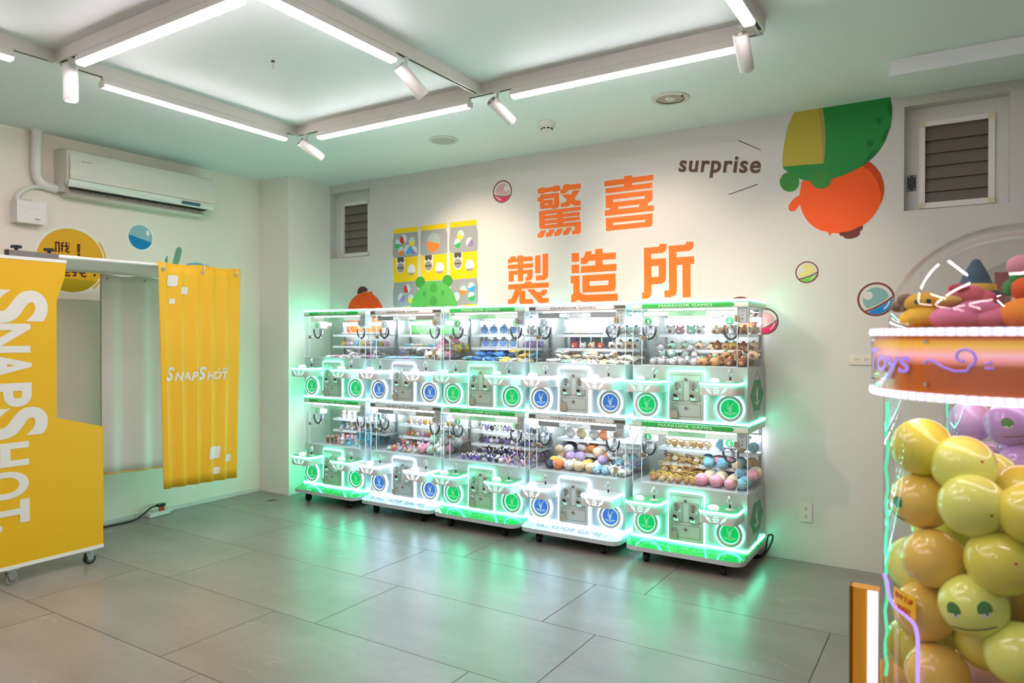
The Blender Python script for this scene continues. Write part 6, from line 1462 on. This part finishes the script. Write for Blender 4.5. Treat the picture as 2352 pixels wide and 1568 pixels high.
def bead_material():
    m = bpy.data.materials.new('bead_led'); m.use_nodes = True
    nt = m.node_tree; nt.nodes.clear()
    o = nt.nodes.new('ShaderNodeOutputMaterial'); e = nt.nodes.new('ShaderNodeEmission')
    tc = nt.nodes.new('ShaderNodeTexCoord'); sp = nt.nodes.new('ShaderNodeSeparateXYZ')
    at_ = nt.nodes.new('ShaderNodeMath'); at_.operation = 'ARCTAN2'
    mu = nt.nodes.new('ShaderNodeMath'); mu.operation = 'MULTIPLY'; mu.inputs[1].default_value = 90.0
    sn = nt.nodes.new('ShaderNodeMath'); sn.operation = 'SINE'
    mr = nt.nodes.new('ShaderNodeMapRange'); mr.inputs[1].default_value = -1; mr.inputs[3].default_value = 1.0; mr.inputs[4].default_value = 1.7
    nt.links.new(tc.outputs['Object'], sp.inputs[0])
    nt.links.new(sp.outputs['Y'], at_.inputs[0]); nt.links.new(sp.outputs['X'], at_.inputs[1])
    nt.links.new(at_.outputs[0], mu.inputs[0]); nt.links.new(mu.outputs[0], sn.inputs[0]); nt.links.new(sn.outputs[0], mr.inputs[0])
    nt.links.new(mr.outputs[0], e.inputs[1])
    e.inputs[0].default_value = (0.90, 0.84, 1.0, 1)
    nt.links.new(e.outputs[0], o.inputs[0])
    return m
E_bead = bead_material()
E_violet = emitter('violet_tube', (0.50, 0.32, 1.0, 1), 1.3)
E_strip = emitter('violet_white_strip', (0.80, 0.72, 1.0, 1), 1.5)
E_post = emitter('post_green_led', (0.12, 0.95, 0.50, 1), 1.1)
RT, RC, RB = .45, .405, .10
def tower(c, ball_label):
    t = thing('capsule_tower', ball_label, 'arcade machine', (c[0], c[1], 0))
    MB().lathe([(.0, 0), (.44, 0), (.45, .02), (.45, .28), (.43, .30), (0, .30)], 48).build('drum_base', M_orangep, t, smooth=30)
    MB().lathe([(RC - .004, .30), (RC, .30), (RC, 1.345), (RC - .004, 1.345)], 64).build('cylinder_wall', M_tower, t, smooth=40)
    # side box with its light strip, toward the room
    bx = MB(); a0 = R(182)
    bx.prism(rrect(-.495, -.404, -.160, -.105, (.01, .01, .02, .004), 3), XY, 0, .648)
    o = bx.build('side_box', M_orangep, t, smooth=30)
    MB().box(-.440, -.406, -.170, -.160, .0, .646).build('side_light', E_strip, o)
    MB().box(-.500, -.494, -.158, -.107, .0, .650).build('side_trim', mat('tower_trim', '#7c5a10', .4), o)
    for zz in (.12, .36, .52):
        MB().cyl((-.498, -.13, zz), (-.507, -.13, zz), .008, n=10).build('bolt', M_chrome, o)
    # violet neon tube on the acrylic front
    way = [(198, .70), (202.5, .687), (205.4, .645), (211, .622), (219.8, .615), (225.0, .602), (227.1, .568), (227.4, .50), (227.5, .415), (227.5, .31)]
    pts = [((RC + .006) * math.cos(R(an)), (RC + .006) * math.sin(R(an)), z) for an, z in way]
    sm = []
    for k in range(len(pts) - 1):
        p0_, p1_, p2_, p3_ = (Vector(pts[max(k - 1, 0)]), Vector(pts[k]), Vector(pts[k + 1]), Vector(pts[min(k + 2, len(pts) - 1)]))
        for q_ in range(4):
            u_ = q_ / 4
            sm.append(.5 * ((2 * p1_) + (p2_ - p0_) * u_ + (2 * p0_ - 5 * p1_ + 4 * p2_ - p3_) * u_ ** 2 + (3 * p1_ - p0_ - 3 * p2_ + p3_) * u_ ** 3))
    pts = sm + [Vector(pts[-1])]
    MB().tube(pts, .006, 8).build('neon_tube', E_violet, t, smooth=True)
    # band
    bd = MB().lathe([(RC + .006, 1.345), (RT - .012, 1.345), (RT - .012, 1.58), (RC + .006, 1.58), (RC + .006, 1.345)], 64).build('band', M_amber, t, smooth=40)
    MB().lathe([(RT - .008, 1.372), (RT - .004, 1.372), (RT - .004, 1.552), (RT - .008, 1.552)], 64).build('band_cover', M_tower, bd, smooth=40)
    MB().lathe([(RT - .012, 1.345), (RT, 1.345), (RT + .004, 1.358), (RT, 1.371), (RT - .012, 1.371)], 64).build('bead_ring', E_bead, bd, smooth=60)
    MB().lathe([(RT - .012, 1.553), (RT, 1.553), (RT + .004, 1.566), (RT, 1.579), (RT - .012, 1.579)], 64).build('bead_ring', E_bead, bd, smooth=60)
    def on_band(me, a_c, z_c, rr_=RT - .003):
        return remap(me, lambda x, y, z: ((rr_ - y) * math.cos(R(a_c) + x / rr_), (rr_ - y) * math.sin(R(a_c) + x / rr_), z_c + z))
    M_toys = mat('toys_violet', '#a884e0', .3, emit=(.35, .2, .8, 1), strength=.35)
    put('lettering', on_band(subdivided(text('Toys', .270, .105, M_toys, bold=.015, shear=.15, res=6).copy(), 3), 210, 1.458), bd)
    sw = MB()
    spiral = [(.02 + (.036 - .002 * k) * math.cos(.55 * k - 1.2), .02 + (.034 - .002 * k) * math.sin(.55 * k - 1.2)) for k in range(12)]
    sw_pts = [(-.10, -.005), (-.09, .008), (-.07, .006), (-.04, -.012), (-.005, -.024), (.03, -.022)] + spiral
    sw.tube([(u, 0, v) for u, v in sw_pts], .0045, 6)
    sw.tube([(.075, 0, .0), (.095, 0, .008)], .004, 6); sw.tube([(.075, 0, -.012), (.098, 0, -.012)], .004, 6)
    put('swirl', on_band(sw.mesh('swirl', M_toys, True), 247, 1.468), bd)
    for a_ in (196, 235, 274, 313):
        for zz in (1.398, 1.534):
            ca, sa = math.cos(R(a_)), math.sin(R(a_))
            MB().cyl(((RT - .006) * ca, (RT - .006) * sa, zz), ((RT + .003) * ca, (RT + .003) * sa, zz), .007, n=10).build('bolt', M_chrome, bd)
    MB().lathe([(0, 1.574), (RT - .012, 1.574), (RT - .012, 1.580), (0, 1.580)], 48).build('deck', mat('deck_amber', '#c9702a', .4), t)
    dome = [(.390, 1.580)] + [(.390 * math.cos(R(a_)), 1.60 + .335 * math.sin(R(a_))) for a_ in range(0, 91, 5)]
    dome = [(max(r_, .0005), z) for r_, z in dome]
    inner = [(max(r_ - .003, .0003), z - .003) for r_, z in dome[::-1]]
    MB().lathe(dome + inner, 64).build('dome', clear('dome_acrylic', tint=(0.99, 0.995, 0.993, 1), refl=0.05, edge=0.28), t, smooth=60)
    MB().lathe([(.30, 1.338), (.37, 1.338), (.37, 1.343), (.30, 1.343), (.30, 1.338)], 48).build('fill_ring', emitter('tower_fill_glow', (1.0, .93, .90, 1), 4.6), t)  # added glowing ring under the band, brightens the balls inside
    for a_ in (188, 318, 70):
        ca, sa = math.cos(R(a_)), math.sin(R(a_))
        pts = [((RC - .012) * ca + .004 * math.sin(k * 1.9), (RC - .012) * sa, .31 + k * .04) for k in range(26)]
        MB().tube(pts, .006, 6).build('led_cord', E_post, t)
        ps = MB().cyl(((RC - .02) * ca, (RC - .02) * sa, .30), ((RC - .02) * ca, (RC - .02) * sa, 1.345), .012, n=10, cap=False).build('clear_post', M_tower, t, smooth=40)
    return t
T1, T2 = (.17, 2.97), (.346, 4.085)
tower(T1, 'near transparent capsule tower with yellow balls and a lit Toys band')
tower(T2, 'farther transparent capsule tower with purple balls')
# price card on the acrylic of the near tower
t = thing('price_card', 'small yellow card with red Chinese price text on the near tower', 'price card', (T1[0], T1[1], .652))
def bend(me, a_c, rr_): return remap(me, lambda x, y, z: ((rr_ - y) * math.cos(R(a_c) + x / rr_), (rr_ - y) * math.sin(R(a_c) + x / rr_), z))
qd = subdivided(remap(flat('card', [[(-.057, -.040), (.057, -.040), (.057, .038), (-.057, .038)]], mat('price_yellow', '#f0b81e', .4)), lambda x, y, z: (x, -z, y)), 3)
cd = put('card', bend(qd, 218, RC + .004), t)
M_red = mat('price_red', '#c8321e', .4)
strokes = []
def glyph(x, z, kind):
    w_ = .020
    def bar(a, b, c, d): strokes.append([(x + a * w_, z + b * w_), (x + c * w_, z + b * w_), (x + c * w_, z + d * w_), (x + a * w_, z + d * w_)])
    if kind == 0:
        bar(.05, 0, .18, 1); bar(.3, .55, .95, .68); bar(.3, .88, .95, 1); bar(.3, .68, .42, .88); bar(.83, .68, .95, .88); bar(.3, .3, 1, .42); bar(.58, 0, .70, .55)
    elif kind == 1:
        bar(.05, .35, .18, .8); bar(.05, .68, .95, .8); bar(.82, .35, .95, .8); bar(.05, .35, .95, .47); bar(.44, 0, .56, 1)
    elif kind == 2:
        bar(.1, .72, .9, .82); bar(.44, .1, .56, .8); bar(.2, .42, .8, .52); bar(.0, .0, 1, .12); bar(.36, .86, .64, 1)
    else:
        bar(.0, .0, .12, .5); bar(.0, .4, .45, .5); bar(.33, 0, .45, .5); bar(.0, .0, .45, .1); bar(.0, .72, .45, .82); bar(.55, .85, 1, .95); bar(.55, .2, .66, .75); bar(.85, .2, .96, .75); bar(.55, .65, .96, .75); bar(.55, .42, .96, .5); bar(.55, .2, .96, .28)
for k in range(4): glyph(-.046 + .0235 * k, .006, k)
for s_ in strokes:
    me = remap(flat('lettering', [s_], M_red), lambda x, y, z: (x, -z, y)); put('lettering', bend(me, 218, RC + .0055), cd)
me = text('300', .052, .020, M_red, bold=.02).copy()
for v in me.vertices: v.co.x -= .012; v.co.z -= .022
put('lettering', bend(me, 218, RC + .0055), cd)
for s_ in ([(.016, -.014), (.032, -.014), (.032, -.011), (.016, -.011)], [(.013, -.021), (.035, -.021), (.035, -.018), (.013, -.018)], [(.018, -.021), (.021, -.021), (.016, -.033), (.012, -.033)], [(.025, -.021), (.028, -.021), (.028, -.031), (.036, -.031), (.036, -.034), (.025, -.034)]):
    me = remap(flat('lettering', [s_], M_red), lambda x, y, z: (x, -z, y)); put('lettering', bend(me, 218, RC + .0055), cd)

# balls
M_balls = [mat('ball_yellow', '#e4d856', .22, coat=.5, sub=.12), mat('ball_lime', '#e6ea74', .22, coat=.5, sub=.12), mat('ball_amber', '#ebc45a', .22, coat=.5, sub=.12)]
M_purple = [mat('ball_purple', '#c795de', .22, coat=.5, sub=.12), mat('ball_mauve', '#d2aee4', .22, coat=.5, sub=.12)]
ball_mesh = {}
def ball_me(m):
    if m.name not in ball_mesh:
        b = MB().ball((0, 0, 0), RB, RB, RB * .97, 28, 18)
        ball_mesh[m.name] = b.mesh('toy_ball', m, True)
    return ball_mesh[m.name]
def patch(cu, cv, ru, rv, z0_=0.0, cut=None, rad=RB * 1.004):
    """a small disc laid on the ball's front (-y) side; cut keeps the part above (1) or below (-1) the line v = z0_"""
    b = MB(); n = 18
    pts = [(cu + ru * math.cos(2 * math.pi * k / n), cv + rv * math.sin(2 * math.pi * k / n)) for k in range(n)]
    if cut == 1: pts = [(u, max(v, z0_)) for u, v in pts]
    if cut == -1: pts = [(u, min(v, z0_)) for u, v in pts]
    cc = (sum(p[0] for p in pts) / n, sum(p[1] for p in pts) / n)
    def S(u, v): d = Vector((u, -math.sqrt(max(1e-6, 1 - u * u - v * v)), v)); return d * rad
    ring_ = []
    for f_ in (1.0, .5): ring_ += [S(cc[0] + (u - cc[0]) * f_, cc[1] + (v - cc[1]) * f_) for u, v in pts]
    ring_.append(S(*cc))
    b.add(ring_, [(k, (k + 1) % n, n + (k + 1) % n, n + k) for k in range(n)] + [(n + k, n + (k + 1) % n, 2 * n) for k in range(n)])
    return b
M_lid = mat('ball_lid_green', '#3d7a35', .4); M_eyew = mat('ball_eye_white', '#dcdcc4', .4); M_ink = mat('ball_ink', '#2b2c1c', .5)
FACE = None
def face_meshes():
    out = []
    for s in (-1, 1):
        out.append(('eyelid', patch(s * .42, .18, .20, .24, .08, 1).mesh('eyelid', M_lid, True)))
        out.append(('eye_white', patch(s * .42, .10, .16, .15, .08, -1, RB * 1.003).mesh('eye_white', M_eyew, True)))
        out.append(('pupil', patch(s * .42 + .03, .06, .035, .05, .08, -1, RB * 1.007).mesh('pupil', M_ink, True)))
    ln = MB(); ln.tube([Vector((u, -math.sqrt(1 - u * u - (-.38 - .05 * math.cos(u * 2.0)) ** 2), -.38 - .05 * math.cos(u * 2.0))) * RB * 1.004 for u in [-.62 + .1 * k for k in range(13)]], .0016, 5)
    out.append(('mouth_line', ln.mesh('mouth_line', M_ink, True)))
    return out
FACE = face_meshes()
def toy_ball(p, m, label, group, face=None):
    o = put('toy_ball', ball_me(m), None, p)
    tag(o, label, 'toy ball', group)
    if face is not None:
        o.rotation_euler = face
        for n, me in FACE: put(n, me, o)
    else:
        o.rotation_euler = (rng.uniform(0, 6), rng.uniform(0, 6), 0)
        put('valve_dot', patch(.0, .0, .05, .05).mesh('valve_dot', mat('valve_red', '#b4532c', .5), True), o)
fixed = [((-.112, 2.852, 1.165), 0, None), ((-.118, 2.850, .978), 2, (R(8), R(14), R(-72))), ((.034, 2.690, 1.010), 1, None), ((-.075, 2.783, .800), 2, None), ((.111, 2.664, .845), 0, None),
         ((.200, 2.650, 1.010), 0, (R(0), R(-24), R(28))), ((.040, 2.690, .690), 1, (R(4), R(-14), R(-6))), ((-.108, 2.822, .600), 2, None), ((-.190, 2.950, .722), 1, None), ((.165, 2.660, .570), 1, None),
         ((-.062, 2.767, .415), 2, None), ((-.175, 2.951, .430), 0, None), ((.015, 2.800, 1.120), 1, None)]
def inside(p, c, lim=RC - .006 - RB):
    d = math.hypot(p[0] - c[0], p[1] - c[1]); k = min(1, lim / d)
    return (c[0] + (p[0] - c[0]) * k, c[1] + (p[1] - c[1]) * k, p[2])
placed = [Vector(inside(p, T1)) for p, _, _ in fixed]
LAB = ['plain yellow ball highest in the near tower heap', 'amber ball with one sleepy green eye showing at the tower side', 'large plain lime ball just below the top ball of the near tower',
       'plain amber ball under the one-eyed ball in the near tower', 'plain yellow ball above the sleepy-faced ball, toward the picture edge', 'yellow ball with sleepy face cut by the picture edge',
       'lime ball with two sleepy green eyes and a mouth line facing out', 'amber ball behind the yellow price card', 'lime ball half hidden behind the amber ball at the tower side',
       'lime ball at the bottom picture corner of the near tower', 'amber ball lowest in the near tower beside the neon tube', 'yellow ball low behind the neon tube at the tower side', 'lime ball peeking out behind the top two balls']
for (p, k, fc), lab in zip(fixed, LAB):
    toy_ball(inside(p, T1), M_balls[k], lab, 'balls in the near capsule tower', fc)
def fill(c, z0_, z1, n, mats, label, placed, zc=None):
    tries = 0; made = 0
    while made < n and tries < 9000:
        tries += 1
        a = rng.uniform(0, 2 * math.pi); r_ = (RC - .008 - RB) * math.sqrt(rng.uniform(0, 1))
        p = Vector((c[0] + r_ * math.cos(a), c[1] + r_ * math.sin(a), rng.uniform(z0_, z1)))
        if all((p - q).length > RB * 1.86 for q in placed):
            placed.append(p); made += 1
            k = rng.randrange(len(mats))
            toy_ball(tuple(p), mats[k], label, label)
fill(T1, .42, 1.03, 26, M_balls, 'plain ball deeper inside the heap of the near tower', placed)
pl2 = []
for (p, k, fc), lab in zip((((.040, 4.060, 1.140), 1, None), ((.190, 3.822, 1.165), 0, (R(0), R(-10), R(20))), ((.050, 4.000, .960), 1, None), ((.235, 3.800, .985), 0, (R(10), R(-30), R(10))), ((.330, 3.790, 1.130), 0, None)),
                           ('mauve ball highest at the side of the farther tower', 'purple ball with sleepy face at the top of the farther tower', 'mauve ball below the highest one in the farther tower',
                            'purple ball with tilted sleepy face, lower one in the farther tower', 'plain purple ball at the top of the farther tower near the picture edge')):
    p = inside(p, T2); pl2.append(Vector(p))
    toy_ball(p, M_purple[k], lab, 'purple balls in the farther tower', fc)
fill(T2, .42, 1.06, 26, M_purple, 'purple ball deeper inside the farther tower', pl2)

# soft toys lying under the dome of the near tower
def soft(name, label, loc, pieces):
    """pieces: (part name, colour, list of (centre, rx, ry, rz))"""
    t = thing(name, label, 'plush toy', loc, 0, 'soft toys under the near dome')
    for n, colr, blobs in pieces:
        b = MB()
        for (c_, rx, ry, rz) in blobs: b.ball(c_, rx, ry, rz, 18, 12)
        b.build(n, mat('felt_' + colr.strip('#'), colr, .9, noise=.1, nscale=60, bump=.1), t, smooth=True)
ZD = 1.58
soft('soft_toy', 'yellow soft toy with brown ears at the dome edge', (-.10, 2.80, ZD), [('body', '#e8b52e', [((0, 0, .030), .075, .075, .045), ((.05, .02, .035), .06, .06, .045)]), ('head', '#e3ad26', [((.0, .01, .085), .062, .055, .038)]), ('ear', '#7a6250', [((-.055, .02, .098), .030, .025, .022), ((-.075, .03, .075), .030, .025, .02)]), ('eyes', '#2a2020', [((.015, -.045, .090), .008, .006, .008), ((-.02, -.046, .088), .008, .006, .008)])])
soft('soft_toy', 'pink bird soft toy with yellow beak under the dome', (.02, 2.735, ZD), [('body', '#e07aa0', [((-.02, 0, .030), .085, .08, .046), ((.055, .01, .030), .08, .075, .044), ((.02, .0, .055), .08, .065, .035)]), ('head', '#e06a78', [((.0, .02, .105), .058, .052, .036), ((.05, .03, .095), .035, .04, .028)]), ('beak', '#e0b45a', [((-.045, -.035, .088), .036, .026, .016)]), ('crest', '#b83a48', [((-.020, -.02, .128), .030, .022, .014)])])
soft('soft_toy', 'orange soft toy with red carrot head and green leaves under the dome', (.19, 2.71, ZD), [('body', '#ec8c22', [((.0, 0, .040), .085, .08, .055), ((.09, .01, .030), .09, .075, .042)]), ('head', '#e85a26', [((-.02, 0, .120), .036, .036, .036)]), ('cheek', '#ee7a3a', [((.022, 0, .112), .022, .024, .026)]), ('leaf', '#3f8a48', [((-.058, 0, .122), .016, .016, .026), ((-.042, 0, .150), .016, .014, .018), ((-.018, 0, .160), .018, .014, .012)])])
t = thing('soft_toy', 'navy soft toy with pointed witch hat and yellow band', 'plush toy', (.05, 2.93, ZD), 0, 'soft toys under the near dome')
MB().ball((0, 0, .06), .07, .06, .06, 16, 10).build('body', mat('felt_navy', '#3c5264', .9), t, smooth=True)
MB().lathe([(.085, .115), (.060, .128), (.035, .19), (.012, .235), (.001, .24)], 20).build('hat', mat('felt_navy', '#3c5264', .9), t, smooth=True)
MB().lathe([(.062, .128), (.060, .150), (.052, .152)], 20).build('hat_band', mat('felt_yellow', '#d9b440', .9), t, smooth=True)
soft('soft_toy', 'pink piggy soft toy with round ears under the dome', (.23, 2.84, ZD), [('body', '#e2aab4', [((0, 0, .07), .09, .08, .07)]), ('head', '#e8b4bc', [((0, -.01, .155), .075, .065, .06)]), ('ear', '#dc98a6', [((-.06, -.02, .20), .04, .025, .035), ((.06, -.02, .20), .04, .025, .035)]), ('eyes', '#2a2024', [((-.025, -.072, .16), .008, .008, .010), ((.025, -.072, .16), .008, .008, .010)])])
soft('soft_toy', 'brown curly soft toy beside the orange carrot toy', (.29, 2.74, ZD), [('body', '#8a4e28', [((0, 0, .10), .07, .06, .05), ((-.05, -.02, .13), .04, .04, .035)]), ('paws', '#b87a30', [((-.03, -.05, .085), .03, .025, .025), ((.04, -.05, .08), .03, .025, .025)])])
soft('soft_toy', 'tan bear soft toy with dark beret behind the pink piggy', (.22, 2.97, ZD), [('body', '#d0a078', [((0, 0, .08), .085, .08, .08)]), ('head', '#d8b08a', [((0, 0, .18), .07, .06, .055)]), ('beret', '#4a4a4c', [((.05, 0, .225), .07, .06, .03)])])
# red printed card standing in the farther dome
t = thing('red_card', 'red printed card standing under the farther dome', 'card', (.30, 4.00, 1.58), R(6))
MB().box(-.16, .30, -.004, .004, .0, .27).build('card', mat('card_red', '#8e2c34', .4), t)
MB().box(-.10, .24, -.0055, -.004, .05, .20).build('pale_print', mat('card_pale', '#d8c8cc', .4), t)
